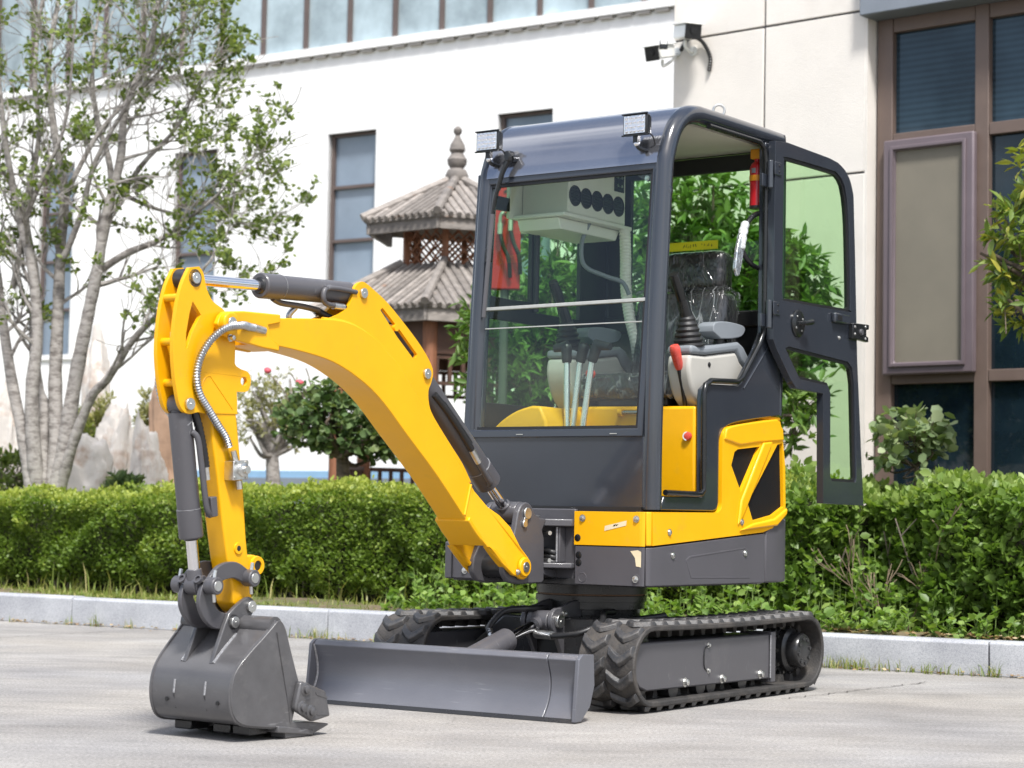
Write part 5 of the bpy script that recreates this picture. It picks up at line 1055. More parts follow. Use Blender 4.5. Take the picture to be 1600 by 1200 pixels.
for s in (1, -1):
    MB().prism(apl, 'x', s * .026, s * .04, holes=[hole, circ((-2.013, 1.073), .014, 14)]).build('arm_plate', YEL, arm, bevel=.0035)
    pin(arm, -2.237, 1.366, s * .04, s * .049, .017); pin(arm, -2.247, .991, s * .04, s * .05, .018)
    MB().lathe([(.028, 0), (.026, .006)], (s * .032, -1.975, .393), (s, 0, 0), 24).build('arm_tip_boss', YEL, arm)
for y, z in ((-2.288, 1.304), (-2.295, 1.173), (-2.278, 1.053)): MB().cyl((-.027, y, z), (.027, y, z), .012, 14).build('cross_tube', YEL, arm)
MB().cyl((-.04, -2.235, 1.366), (.04, -2.235, 1.366), .03, 24).build('rod_eye_bush', GRAY, arm, bevel=.003)
tl = MB().prism(sm([(-1.972, .542), (-1.943, .546), (-1.912, .538), (-1.893, .516), (-1.893, .498), (-1.913, .478), (-1.94, .455), (-1.955, .44)], 3) + [(-1.985, .44), (-1.985, .54)], 'x', -.02, .03).build('thumb_lug', YEL, arm, bevel=.005)
MB().lathe([(.03, 0), (.028, .008), (.016, .008), (.016, .002)], (.03, -1.925, .513), (1, 0, 0), 24).build('lug_boss', YEL, tl); MB().cyl((.031, -1.925, .513), (.0345, -1.925, .513), .015, 20).build('lug_hole', BLK, tl)
MB().lathe([(.02, 0), (.017, .01), (.008, .01), (.008, .004)], (.032, -2.017, .566), (1, 0, 0), 20).build('port_boss', YEL, arm); MB().cyl((.033, -2.017, .566), (.0425, -2.017, .566), .0085, 14).build('port_hole', BLK, arm)
MB().tube(catmull([(.0402, -2.20, 1.0), (.0402, -2.19, 1.06), (.0402, -2.165, 1.08), (.0402, -2.14, 1.06), (.0402, -2.06, .985)], 5), .0016, 6).build('pressed_crease', YEL, arm)
# valve block on the arm
vb = MB().prism([(-2.085, .77), (-2.02, .775), (-2.02, .833), (-2.085, .828)], 'x', .033, .075).build('shut_off_valve', ZINC, arm, bevel=.002)
MB().lathe([(.022, 0), (.021, .006), (.012, .008), (.012, .022)], (.075, -2.045, .803), (1, 0, 0), 18).build('valve_spindle', ZINC, vb)
for y, z in ((-2.077, .778), (-2.03, .781), (-2.077, .822), (-2.03, .826)): MB().lathe([(.005, 0), (.005, .003)], (.075, y, z), (1, 0, 0), 10).build('screw', STEEL, vb)
MB().cyl((.055, -2.055, .83), (.055, -2.068, .86), .009, 8).build('hose_fitting', ZINC, vb); MB().cyl((.055, -2.04, .77), (.055, -2.036, .745), .01, 8).build('plug', ZINC, vb)
hz = [(.062, -1.985, 1.236), (.072, -2.03, 1.237), (.095, -2.09, 1.236), (.088, -2.15, 1.222), (.072, -2.195, 1.183), (.06, -2.225, 1.127), (.056, -2.233, 1.069), (.052, -2.215, 1.023), (.05, -2.173, .978), (.05, -2.13, .933), (.052, -2.1, .9), (.055, -2.086, .87)]
MB().rib(hz, .0098, .003, .0085).build('spring_guard_hose', BRAID, arm)
MB().cyl((.062, -1.955, 1.232), (.066, -2.005, 1.237), .013, 12).build('hose_fitting', ZINC, arm)
MB().rib([(-.062, -2.0, 1.236), (-.09, -2.1, 1.24), (-.08, -2.2, 1.2), (-.06, -2.27, 1.1), (-.055, -2.26, 1.0), (-.05, -2.18, .93)], .0095, .0035, .0105).build('spring_guard_hose', BRAID, arm)
MB().rib([(.0, -2.23, 1.18), (.0, -2.24, 1.12), (.01, -2.22, 1.02), (.02, -2.198, .962), (.02, -2.18, .921), (.02, -2.162, .865), (.02, -2.148, .808)], .012, .0018, .013).build('spiral_wrapped_hose', HOSE, arm)
MB().cyl((.02, -2.148, .808), (.02, -2.141, .77), .0105, 12).build('hose_fitting', ZINC, arm)

# ---------------------------------------------------------------- hydraulic cylinders
def hyd(name, a, b_, t, r, rr, parent=EX, eye=.03, eyew=.05, cap=.0):
    a, b_ = Vector(a), Vector(b_); d = (b_ - a).normalized(); L_ = (b_ - a).length; e = a + d * L_ * t
    mb = MB(); mb.tube([a + d * eye * .8, a + d * eye * .81, e - d * .085, e - d * .084, e - d * .004, e], [r, r, r, r * 1.06, r * 1.06, r * .97], 32)
    cy = mb.build(name, GRAY, parent, bevel=.002)
    MB().tube([e - d * .0005, e + d * .006], [r * .72, r * .62], 28).build('gland_nut', DRIVE, cy)
    MB().cyl(e, b_ - d * eye * .6, rr, 24).build('rod', CHROME, cy)
    MB().tube([b_ - d * eye * 1.6, b_ - d * eye * .5], [rr * 1.25, rr * 1.5], 20).build('rod_end', GRAY, cy, bevel=.002)
    for q in (a, b_): MB().cyl(q - Vector((eyew / 2, 0, 0)), q + Vector((eyew / 2, 0, 0)), eye, 24).build('eye', GRAY, cy, bevel=.003)
    MB().cyl(a, a + d * eye * 1.2, r * .75, 20).build('base_block', GRAY, cy)
    ri = e - d * .088; MB().tube([ri, ri + d * .002], [r * 1.065, r * 1.065], 32).build('weld_ring', WELD, cy)
    return cy, d, e
ac, d, e = hyd('arm_cylinder', (0, -1.466, 1.398), (0, -2.235, 1.366), .58, .038, .0175, eyew=.07)
def line(cy, pts, r=.009, m=GRAY, nm='oil_pipe'): MB().tube(catmull(pts, 5), r, 10).build(nm, m, cy)
line(ac, [(.035, -1.62, 1.402), (.045, -1.64, 1.398), (.047, -1.66, 1.385), (.047, -1.663, 1.36), (.04, -1.64, 1.347), (.035, -1.6, 1.345)])
line(ac, [(.046, -1.5, 1.398), (.047, -1.6, 1.4), (.047, -1.655, 1.395)], .008)
MB().cyl((.035, -1.60, 1.345), (.035, -1.55, 1.345), .0115, 12).build('hose_fitting', ZINC, ac)
line(ac, [(.035, -1.55, 1.345), (.03, -1.52, 1.33), (.02, -1.49, 1.29)], .011, HOSE, 'hydraulic_hose')
line(ac, [(.0, -1.85, 1.345), (-.01, -1.8, 1.336), (-.01, -1.7, 1.335), (-.01, -1.62, 1.33)], .0095)
line(ac, [(-.02, -1.72, 1.33), (-.03, -1.74, 1.3), (-.03, -1.71, 1.27), (-.02, -1.62, 1.275)], .0095, BRAID)
line(ac, [(-.02, -1.62, 1.33), (.0, -1.58, 1.31), (.0, -1.54, 1.3), (.0, -1.5, 1.29)], .012, HOSE, 'hydraulic_hose')
bkc, d, e = hyd('bucket_cylinder', (0, -2.247, .991), (0, -2.155, .457), .74, .0345, .0175, eyew=.045, eye=.03)
line(bkc, [(.034, -2.225, .91), (.045, -2.21, .89), (.047, -2.195, .82), (.047, -2.17, .70), (.045, -2.155, .67), (.035, -2.14, .665)], .0095)
MB().box((.035, -2.135, .69), (.03, .026, .06), rx=R(8)).build('port_block', GRAY, bkc, bevel=.003)
MB().tube([(0, -2.236, .935), (0, -2.234, .932)], .0352, 28).build('weld_ring', WELD, bkc)
bmc, d, e = hyd('boom_cylinder', (0, -1.119, 1.157), (0, -.557, .69), .775, .0455, .021, eyew=.07)
line(bmc, [(.045, -1.02, 1.06), (.052, -.96, 1.005), (.052, -.87, .93)], .011, HOSE, 'hydraulic_hose')
mbh = MB().rib([(.044, -1.07, 1.09), (.05, -1.0, 1.035), (.052, -.92, .965), (.052, -.86, .91)], .011, .0018, .013); mbh.build('spiral_wrapped_hose', HOSE, bmc)
MB().cyl((.052, -.86, .908), (.05, -.815, .866), .012, 12).build('hose_fitting', ZINC, bmc)
line(bmc, [(.05, -.815, .866), (.048, -.77, .825), (.045, -.735, .795), (.03, -.725, .79)], .0105)

# ---------------------------------------------------------------- bucket and linkage
bo = [(-1.998, .353), (-2.042, .312), (-2.094, .268), (-2.138, .226), (-2.162, .185), (-2.168, .13), (-2.155, .082), (-2.122, .054), (-2.05, .042), (-1.926, .03)]
bs = sm(bo, 4); inner = []
taper = lambda v: (v[0] * (1 - .11 * max(0, min(1, (-v[1] - 2.0) / .16))), v[1], v[2])
for i in range(len(bs)):
    a, b_ = Vector(bs[max(i - 1, 0)]), Vector(bs[min(i + 1, len(bs) - 1)]); t = (b_ - a).normalized(); n_ = Vector((-t.y, t.x)); inner.append(tuple(Vector(bs[i]) + n_ * .008))
bk = MB().prism(bs + list(reversed(inner)), 'x', -.182, .182, fn=taper).build('bucket', BUCK, EX, smooth=50)
side = bs + [(-1.921, .05), (-1.9, .12), (-1.893, .16)] + sm([(-1.92, .225), (-1.944, .285), (-1.96, .325), (-1.975, .347), (-1.988, .355)], 3)
for s in (1, -1):
    MB().prism(side, 'x', s * .182, s * .19, fn=taper).build('bucket_side', BUCK, bk, bevel=.002)
    MB().tube([taper((s * .181, y, z)) for y, z in bs], .005, 6).build('weld_bead', BUCK, bk)
    MB().tube([(s * .1905, -2.0, .32), (s * .1905, -1.968, .2), (s * .1905, -1.94, .1), (s * .1905, -1.93, .045)], .0016, 6).build('side_seam', BUCK, bk)
    ct = MB().prism([(-1.912, .168), (-1.9, .17), (-1.794, .135), (-1.771, .058), (-1.85, .046), (-1.93, .085), (-1.932, .1)], 'x', s * .19, s * .212).build('side_cutter', BUCK, bk, bevel=.006)
    for y, z in ((-1.89, .146), (-1.903, .092), (-1.863, .078)): MB().lathe([(.021, -.001), (.021, .001), (.017, .003), (.013, .004), (.013, .012), (.009, .014)], (s * .212, y, z), (s, 0, 0), 20).build('cutter_bolt', BUCK, ct)
    MB().prism([(-1.845, .135), (-1.79, .118), (-1.788, .112), (-1.84, .126)], 'x', s * .2115, s * .2135).build('cutter_ridge', BUCK, ct)
    MB().prism([(-1.835, .07), (-1.78, .066), (-1.78, .062), (-1.835, .065)], 'x', s * .2115, s * .2135).build('cutter_ridge', BUCK, ct)
MB().cyl((-.182, -2.0, .336), (.182, -2.0, .336), .03, 24).build('torque_tube', BUCK, bk)
MB().prism([(-1.99, .022), (-1.83, .004), (-1.83, .02), (-1.99, .042)], 'x', -.196, .196).build('lip_plate', BUCK, bk, bevel=.003)
for x in (-.16, 0, .16):
    t_ = MB(); w0, w1 = .03, .012
    t_.add([(x - w0, -1.95, .002), (x + w0, -1.95, .002), (x + w0, -1.95, .05), (x - w0, -1.95, .05), (x - w0, -1.84, .0015), (x + w0, -1.84, .0015), (x + w0, -1.84, .045), (x - w0, -1.84, .045), (x - w1 * 1.8, -1.745, .026), (x + w1 * 1.8, -1.745, .026), (x + w1 * 1.8, -1.745, .032), (x - w1 * 1.8, -1.745, .032)],
           [(0, 1, 2, 3), (0, 4, 5, 1), (1, 5, 6, 2), (2, 6, 7, 3), (3, 7, 4, 0), (4, 8, 9, 5), (5, 9, 10, 6), (6, 10, 11, 7), (7, 11, 8, 4), (8, 11, 10, 9)])
    t_.build('bucket_tooth', BUCK, bk, bevel=.003)
for x in (-.12, .04, .12): MB().rng(x - .035, x + .035, -2.07, -1.99, .016, .044).build('wear_shoe', DRIVE, bk, bevel=.004)
ear = [(-2.14, .224), (-2.09, .338)] + sm([(-2.072, .372), (-2.045, .392), (-2.015, .41), (-1.985, .42), (-1.962, .405), (-1.96, .385), (-1.975, .362)], 3) + [(-2.0, .345), (-2.043, .306), (-2.1, .262)]
for s in (1, -1):
    MB().prism(ear, 'x', s * .046, s * .062).build('bucket_ear', BUCK, bk, bevel=.003)
    pin(bk, -2.053, .346, s * .06, s * .072, .017); pin(bk, -1.982, .391, s * .06, s * .073, .018)
    MB().tube([(s * .065, -2.138, .228), (s * .065, -2.095, .268), (s * .065, -2.043, .311)], .0045, 6).build('weld_bead', WELD, bk)
    MB().tube([(s * .063, -2.165, .175), (s * .063, -2.169, .135)], .004, 6).build('weld_bead', WELD, bk)
    MB().tube([(s * .063, -2.168, .13), (s * .063, -2.158, .09), (s * .063, -2.125, .056)], .002, 6).build('seam', DRIVE, bk)
for x in (-.092, .115): MB().cyl((x, -2.1675, .115), (x, -2.1705, .115), .0065, 12).build('drain_hole', BLK, bk)
MB().cyl((-.062, -2.053, .346), (.062, -2.053, .346), .024, 20).build('link_bush', GRAY, bk)
def band(pts, w_):
    q = sm(pts, 6); o_, i_ = [], []
    for i in range(len(q)):
        a, b_ = Vector(q[max(i - 1, 0)]), Vector(q[min(i + 1, len(q) - 1)]); t = (b_ - a).normalized(); n_ = Vector((-t.y, t.x)); wv = w_[0] + (w_[1] - w_[0]) * math.sin(math.pi * i / (len(q) - 1)); o_.append(tuple(Vector(q[i]) + n_ * wv)); i_.append(tuple(Vector(q[i]) - n_ * wv))
    return o_ + list(reversed(i_))
PA, PB, PC = (-2.15, .456), (-1.99, .477), (-2.053, .346)
lk = MB().cyl((-.075, *PA), (.075, *PA), .018, 20).build('link_pin', STEEL, EX)
for s in (1, -1):
    MB().prism(band([PA, (-2.105, .493), (-2.045, .501), PB], (.02, .025)), 'x', s * .042, s * .058).build('upper_link', GRAY, lk, bevel=.003)
    MB().prism(band([PA, (-2.155, .405), (-2.115, .358), PC], (.02, .03)), 'x', s * .03, s * .046).build('lower_link', GRAY, lk, bevel=.003)
    for q in (PA, PB):
        MB().lathe([(.026, 0), (.026, .034), (.023, .037)], (s * .05, *q), (s, 0, 0), 24).build('link_boss', GRAY, lk); MB().lathe([(.016, 0), (.015, .002)], (s * .087, *q), (s, 0, 0), 20).build('pin_end', ZINC, lk)
        MB().cyl((s * .07, q[0], q[1] + .024), (s * .07, q[0] + .004, q[1] + .046), .006, 8).build('grease_nipple', ZINC, lk); MB().cyl((s * .07, q[0], q[1] - .024), (s * .07, q[0] + .003, q[1] - .048), .006, 8).build('lock_bolt', ZINC, lk)
    MB().lathe([(.014, 0), (.014, .01), (.009, .01), (.009, .004)], (s * .033, PA[0] - .024, PA[1] + .016), (0, -.85, .5), 16).build('clamp_boss', GRAY, lk)
MB().cyl((-.028, *PA), (.028, *PA), .03, 24).build('rod_eye', GRAY, lk, bevel=.003)
# ---------------------------------------------------------------- cab
XL, XR = .43, -.37                       # centre lines of the left and right pillar tubes
lean = lambda z: -.268 + .06 * max(0, z - .95)
pil = [(-.268, .712), (-.268, 1.0), (-.253, 1.4), (-.238, 1.65), (-.218, 1.95), (-.198, 2.04), (-.155, 2.125), (-.09, 2.18), (-.01, 2.203), (.1, 2.207), (.5, 2.21), (.66, 2.21)]
pq = sm(pil, 5)
cabf = MB().tube([(XL, y, z) for y, z in pq], .036, 16).build('cab_frame', CABP, EX)
MB().tube([(XR, y, z) for y, z in pq], .036, 16).build('right_pillar', CABP, cabf)
# small weld on the pillar
MB().tube([(XL, -.2225, 1.87), (XL, -.2215, 1.885), (XL, -.2205, 1.9)], [.0362, .0378, .0362], 16, cap=False).build('pillar_weld', CABP, cabf)
for x in (XL, XR): MB().tube(catmull([(x, .66, 2.21), (x, .675, 2.16), (x, .675, 1.5), (x, .66, 1.1)], 5), .03, 12).build('rear_pillar', CABP, cabf)
# roof shell: curved sheet between the pillars
rp_ = [q for q in pq if q[1] > 1.975]
out_ = []; inn = []
for i in range(len(rp_)):
    a, b_ = Vector(rp_[max(i - 1, 0)]), Vector(rp_[min(i + 1, len(rp_) - 1)]); t = (b_ - a).normalized(); n_ = Vector((-t.y, t.x)); c_ = Vector(rp_[i]); out_.append(tuple(c_ + n_ * .0335)); inn.append(tuple(c_ + n_ * .016))
out_.append((.70, 2.2435)); inn.append((.70, 2.226))
roof = MB().prism(out_ + list(reversed(inn)), 'x', XR, XL).build('roof', ROOFP, EX, smooth=30)
MB().rng(XR - .02, XL + .02, .66, .698, 2.175, 2.2425).build('roof_rear_rail', ROOFP, roof, bevel=.006)
MB().prism([(-.12, 2.14), (-.03, 2.178), (.1, 2.183), (.66, 2.186), (.66, 2.178), (.1, 2.174), (-.02, 2.168), (-.11, 2.132)], 'x', XR + .03, XL - .033).build('headliner', CEIL, roof)
eb = MB(); q = [(.41 + .022 * math.cos(a) * .8, .22 + .022 * math.cos(a) * .6, 2.262 + .022 * math.sin(a)) for a in [i * math.pi / 8 for i in range(17)]]
eb.tube(q, .005, 8); eb.cyl((.41, .22, 2.23), (.41, .22, 2.245), .01, 10); eb.build('lifting_eye', ZINC, roof)
# front lower panel, screen frame, glass
shr = lambda v: (v[0], v[1] + .063 * max(0, v[2] - .975), v[2])
MB().prism([(XR - .03, .712), (XL - .02, .712), (XL - .02, .985), (XR - .03, .985)], 'y', -.297, -.285).build('front_panel', CABP, cabf, bevel=.003)
fo = [(-.402, .976), (.408, .976), (.424, 2.008), (-.404, 2.008)]; fi = [(-.372, 1.006), (.385, 1.006), (.398, 1.964), (-.366, 1.964)]
wf_ = MB().prism(fo, 'y', -.306, -.276, holes=[fi], fn=shr).build('windscreen_frame', CABP, EX, bevel=.004)
MB().prism([(-.39, .99), (.4, .99), (.41, 1.98), (-.386, 1.98)], 'y', -.2885, -.2845, fn=shr).build('windscreen', GLASSW, wf_)
MB().prism([(-.40, 1.468), (.395, 1.474), (.395, 1.487), (-.40, 1.481)], 'y', -.299, -.28, fn=shr).build('screen_joint', GASK, wf_, bevel=.002)
MB().prism([(-.384, 1.397), (.39, 1.398), (.39, 1.402), (-.384, 1.401)], 'y', -.292, -.281, fn=shr).build('lower_screen_edge', GASK, wf_)
fi2 = [(p[0] * 1.0 + (.012 if p[0] < 0 else -.012), p[1] + (.012 if p[1] < 1.5 else -.012)) for p in fi]
MB().prism(fi, 'y', -.296, -.283, holes=[fi2], fn=shr).build('screen_seal', BLK, wf_)
for x in (-.15, .27): MB().rng(x, x + .03, -.3085, -.306, .986, .989).build('drain_slot', GASK, wf_)
for s, x in ((1, .345), (-1, -.345)):
    MB().prism([(x + s * .03, 1.972), (x - s * .03, 1.962), (x - s * .028, 1.948), (x + s * .012, 1.925), (x + s * .03, 1.93)], 'y', -.215, -.205).build('screen_hinge', GRAY, wf_, bevel=.002)
    bolt(wf_, (x + s * .012, -.215, 1.938), (0, -1, 0), .007, .006)
# side: left lower panel, door opening trim
spn = [(-.262, .712), (.12, .712)] + arc((.128, .749), .035, -90, 0, 5) + [(.163, .97)] + sm([(.166, .99), (.19, 1.02), (.235, 1.042), (.336, 1.062), (.649, 1.1)], 3) + [(.648, 1.30), (.60, 1.40), (.585, 1.45), (.585, 2.18), (.505, 2.18), (.508, 1.72), (.505, 1.42), (.45, 1.345), (.33, 1.215), (.30, 1.198), (.08, 1.19), (.045, 1.17), (.04, 1.14), (.045, .79), (.035, .765), (-.235, .762)]
MB().prism(spn, 'x', .432, .462).build('side_panel', CABP, cabf, bevel=.004)
# pressed crease
MB().tube([(.463, .57, 1.395), (.463, .345, 1.19)], .0035, 6).build('panel_crease', CABP, cabf)
trim = [(.467, -.235, .775), (.467, .02, .773), (.467, .04, .79), (.467, .033, 1.15), (.467, .045, 1.185), (.467, .085, 1.203), (.467, .29, 1.212), (.467, .325, 1.23), (.467, .46, 1.37), (.467, .493, 1.42), (.467, .5, 1.5), (.467, .5, 2.1), (.465, .49, 2.15), (.463, .45, 2.172), (.463, .05, 2.168)]
tq = []
for i in range(len(trim) - 1):
    a, b_ = Vector(trim[i]), Vector(trim[i + 1]); k = max(1, int((b_ - a).length / .04)); tq += [a.lerp(b_, j / k) for j in range(k)]
tq.append(Vector(trim[-1])); MB().tube(tq, .011, 10).build('door_seal', BLKG, cabf)
# right side and rear walls with windows
xr = XR - .03
rs_o = [(-.25, .74), (.66, .74), (.66, 2.16), (-.05, 2.16), (-.14, 2.1), (-.19, 2.02)]
h1 = [(-.19, 1.14), (.16, 1.14), (.16, 1.44), (-.185, 1.44)]
h2 = sm([(-.18, 1.56), (-.165, 1.54), (.09, 1.54), (.1, 1.56), (.1, 1.86), (.085, 1.885), (-.14, 1.885), (-.155, 1.86)], 2); h3 = [(.14, 1.5), (.455, 1.5), (.455, 2.1), (.14, 2.1)]; h4 = [(-.15, 1.94), (.1, 1.94), (.1, 2.1), (-.06, 2.1), (-.12, 2.05)]
rw = MB().prism(rs_o, 'x', xr + .002, xr + .022, holes=[[(-.2, 1.12), (.6, 1.12), (.6, 1.45), (-.19, 1.45)], h2, h3, h4]).build('right_wall', BLK, cabf, bevel=.003)
MB().prism([(-.215, 1.1), (.64, 1.1), (.64, 2.12), (-.05, 2.12), (-.19, 1.95)], 'x', xr + .008, xr + .012).build('right_window', GLASS, rw)
MB().cyl((xr + .03, .12, 1.5), (xr + .03, .12, 2.12), .014, 10).build('window_bar', BLK, rw)
MB().prism([(XR, .74), (XL, .74), (XL, 2.17), (XR, 2.17)], 'y', .648, .672, holes=[[(-.255, 1.53), (XL - .035, 1.53), (XL - .035, 2.105), (-.255, 2.105)]]).build('rear_wall', BLK, cabf, bevel=.004)
MB().prism([(XR + .02, 1.51), (XL - .025, 1.51), (XL - .025, 2.115), (XR + .02, 2.115)], 'y', .658, .662).build('rear_window', GLASS, cabf)
MB().rng(XR + .01, XL - .03, .62, .648, 1.46, 1.525).build('rear_rail', BLK, cabf, bevel=.006)
tape = MB().rng(-.075, .165, .652, .654, 1.79, 1.826).build('tape_strip', LBLT, cabf)
mk = MB(); r2 = random.Random(2); x = -.0
for k in range(11):
    if k == 6: x += .02
    pts = [(x + r2.uniform(0, .009), .6515, 1.8 + r2.uniform(0, .016)) for _ in range(4)]; mk.tube(pts, .0009, 4); x += .011
mk.build('ink_marks', BLK, tape)
# floor and yellow seat base
MB().rng(XR, XL, -.27, .65, .735, .755).build('floor_mat', BLK, cabf)
sb = MB().prism([(-.36, .757), (.425, .757), (.425, 1.106), (-.10, 1.112)] + sm([(-.14, 1.108), (-.2, 1.085), (-.27, 1.04), (-.33, .99)], 3) + [(-.36, .96)], 'y', .045, .6).build('seat_base', YEL, EX, bevel=.012, seg=3)
MB().prism([(-.35, .757), (-.06, .757), (-.06, 1.04), (-.09, 1.098)] + sm([(-.13, 1.10), (-.2, 1.082), (-.27, 1.045), (-.33, .995)], 3) + [(-.35, .96)], 'y', -.24, .045).build('service_cover', YEL, sb, bevel=.01, seg=3)
for x, y, z in ((-.15, -.05, 1.098), (-.2, -.1, 1.083), (-.2, .0, 1.083), (-.27, -.18, 1.047), (-.27, -.12, 1.047), (-.2, -.18, 1.083)): bolt(sb, (x, y, z), (-.4, -.2, 1), .008, .007)
MB().tube([(.1, .033, 1.085), (.24, .033, 1.085)], .008, 10).build('hinge_rod', STEEL, sb)
for x in (.1, .24): MB().lathe([(.016, -.008), (.016, .008)], (x, .033, 1.085), (1, 0, 0), 14).build('hinge_knuckle', YEL, sb)
MB().lathe([(.017, 0), (.017, .006), (.014, .012), (.006, .014)], (.395, .044, .992), (0, -1, 0), 20).build('marker_lamp', REDR, sb)
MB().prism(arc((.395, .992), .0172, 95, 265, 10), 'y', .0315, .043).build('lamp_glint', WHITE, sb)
# seat wrapped in film
def filmmat():
    m, t, b, o = newmat('film_wrap'); L = t.links.new; tc = N(t, 'ShaderNodeTexCoord'); mp = N(t, 'ShaderNodeMapping'); mp.inputs['Scale'].default_value = (1, 1, .45); mp.inputs['Rotation'].default_value = (0, R(18), 0); L(tc.outputs['Object'], mp.inputs[0])
    n1 = N(t, 'ShaderNodeTexNoise', Scale=11., Detail=2.5, Roughness=.5, Distortion=2.8); L(mp.outputs[0], n1.inputs['Vector'])
    b.inputs['Base Color'].default_value = (.012, .012, .013, 1); b.inputs['Roughness'].default_value = .3; b.inputs['Coat Weight'].default_value = 1; b.inputs['Coat Roughness'].default_value = .03; b.inputs['Specular IOR Level'].default_value = .4
    bp = N(t, 'ShaderNodeBump', Strength=1., Distance=.03); L(n1.outputs[0], bp.inputs['Height']); L(bp.outputs[0], b.inputs['Coat Normal'])
    return m
FILMM = filmmat()
def pad(name, c, d, parent, rx=0, bev=.045, seed=1, amp=.006):
    bm = bmesh.new(); bmesh.ops.create_cube(bm, size=1); bmesh.ops.scale(bm, vec=d, verts=bm.verts)
    bmesh.ops.bevel(bm, geom=list(bm.edges), offset=bev, segments=4, affect='EDGES', profile=.6)
    bmesh.ops.subdivide_edges(bm, edges=[e for e in bm.edges if e.calc_length() > .05], cuts=5, use_grid_fill=True)
    r = random.Random(seed)
    for v in bm.verts: v.co += Vector((r.gauss(0, amp * .5), r.gauss(0, amp), r.gauss(0, amp * .6)))
    bmesh.ops.triangulate(bm, faces=[f for f in bm.faces if len(f.verts) > 4])
    bmesh.ops.rotate(bm, matrix=Matrix.Rotation(rx, 3, 'X'), verts=bm.verts); bmesh.ops.translate(bm, vec=c, verts=bm.verts)
    me = bpy.data.meshes.new(name); bm.to_mesh(me); bm.free(); me.materials.append(FILMM); me.polygons.foreach_set('use_smooth', [True] * len(me.polygons))
    o = bpy.data.objects.new(name, me); col.objects.link(o); o.parent = parent; return o
def sheetmat():
    m, t, b, o = newmat('clear_sheet'); L = t.links.new; tc = N(t, 'ShaderNodeTexCoord'); mp = N(t, 'ShaderNodeMapping'); mp.inputs['Scale'].default_value = (1.8, 1, .45); mp.inputs['Rotation'].default_value = (0, R(20), 0); L(tc.outputs['Object'], mp.inputs[0])
    n1 = N(t, 'ShaderNodeTexNoise', Scale=6., Detail=2., Roughness=.4, Distortion=1.6); L(mp.outputs[0], n1.inputs['Vector'])
    s1 = N(t, 'ShaderNodeMath', operation='SUBTRACT'); s1.inputs[1].default_value = .5; L(n1.outputs[0], s1.inputs[0]); a1 = N(t, 'ShaderNodeMath', operation='ABSOLUTE'); L(s1.outputs[0], a1.inputs[0])
    r1 = N(t, 'ShaderNodeMapRange'); r1.inputs[1].default_value = .0; r1.inputs[2].default_value = .03; r1.inputs[3].default_value = .3; r1.inputs[4].default_value = .025; L(a1.outputs[0], r1.inputs[0])  # ridge mask: crease haze and highlights of the film mixed in as pale streaks
    b.inputs['Base Color'].default_value = (.75, .78, .8, 1); b.inputs['Roughness'].default_value = .1; b.inputs['Specular IOR Level'].default_value = 1.
    bp = N(t, 'ShaderNodeBump', Strength=1., Distance=.02); L(n1.outputs[0], bp.inputs['Height']); L(bp.outputs[0], b.inputs['Normal'])
    tr = N(t, 'ShaderNodeBsdfTransparent'); ms = N(t, 'ShaderNodeMixShader'); L(r1.outputs[0], ms.inputs[0]); L(tr.outputs[0], ms.inputs[1]); L(b.outputs[0], ms.inputs[2]); L(ms.outputs[0], o.inputs[0])
    return m
SHEET = sheetmat()
seat = MB().rng(-.04, .28, .08, .5, 1.107, 1.145).build('seat', BLK, EX, bevel=.01)
pad('seat_cushion', (.1, .27, 1.19), (.44, .46, .1), seat, 0, .04, 3, .004)
pad('seat_back', (.12, .46, 1.39), (.42, .13, .40), seat, R(-10), .05, 4, .004)
pad('headrest', (.165, .50, 1.672), (.28, .11, .165), seat, R(-8), .042, 5, .002)
for (c_, d_, rx_, sd) in (((.1, .27, 1.19), (.46, .48, .115), 0, 13), ((.12, .46, 1.39), (.44, .15, .44), R(-10), 14)):
    o = pad('plastic_cover', c_, d_, seat, rx_, .05, sd, .006); o.data.materials[0] = SHEET
# consoles, joysticks, armrests
def console(x0, x1, nm):
    body = MB().prism(sm([(.02, 1.30), (.012, 1.24), (.05, 1.15), (.11, 1.10)], 3) + [(.55, 1.10), (.55, 1.21), (.40, 1.30), (.37, 1.335), (.13, 1.302)], 'x', x0, x1).build(nm, CONS, EX, bevel=.014, seg=3)
    MB().prism([(.018, 1.302), (.13, 1.305), (.37, 1.338), (.40, 1.303), (.55, 1.213), (.56, 1.235), (.425, 1.36), (.385, 1.375), (.13, 1.338), (.02, 1.335)], 'x', x0 - .004, x1 + .004).build('console_top', CONSG, body, bevel=.012, seg=3)
    xc = (x0 + x1) / 2
    mb = MB(); prof = []
    for i in range(6): z = i * .02; r = .062 - i * .006; prof += [(r, z), (r * 1.04, z + .006), (r * .84, z + .016)]
    mb.lathe(prof + [(.024, .125)], (xc, .09, 1.335), (0, -.15, 1), 20); mb.build('bellows', BLK, body)
    mb = MB(); mb.tube([(xc, .07, 1.45), (xc, .035, 1.51)], [.026, .021], 14); mb.tube(catmull([(xc, .04, 1.5), (xc, -.0, 1.56), (xc, -.03, 1.60)], 4), [.018, .019, .02, .021, .021, .02, .02, .019, .018], 14); mb.build('joystick', BLKG, body)
    bolt(body, (x1 + .0, .16, 1.27), (1, 0, 0), .007, .004, BLK, 'screw')
    return body
cl = console(.315, .415, 'left_console'); cr_ = console(-.24, -.13, 'right_console')
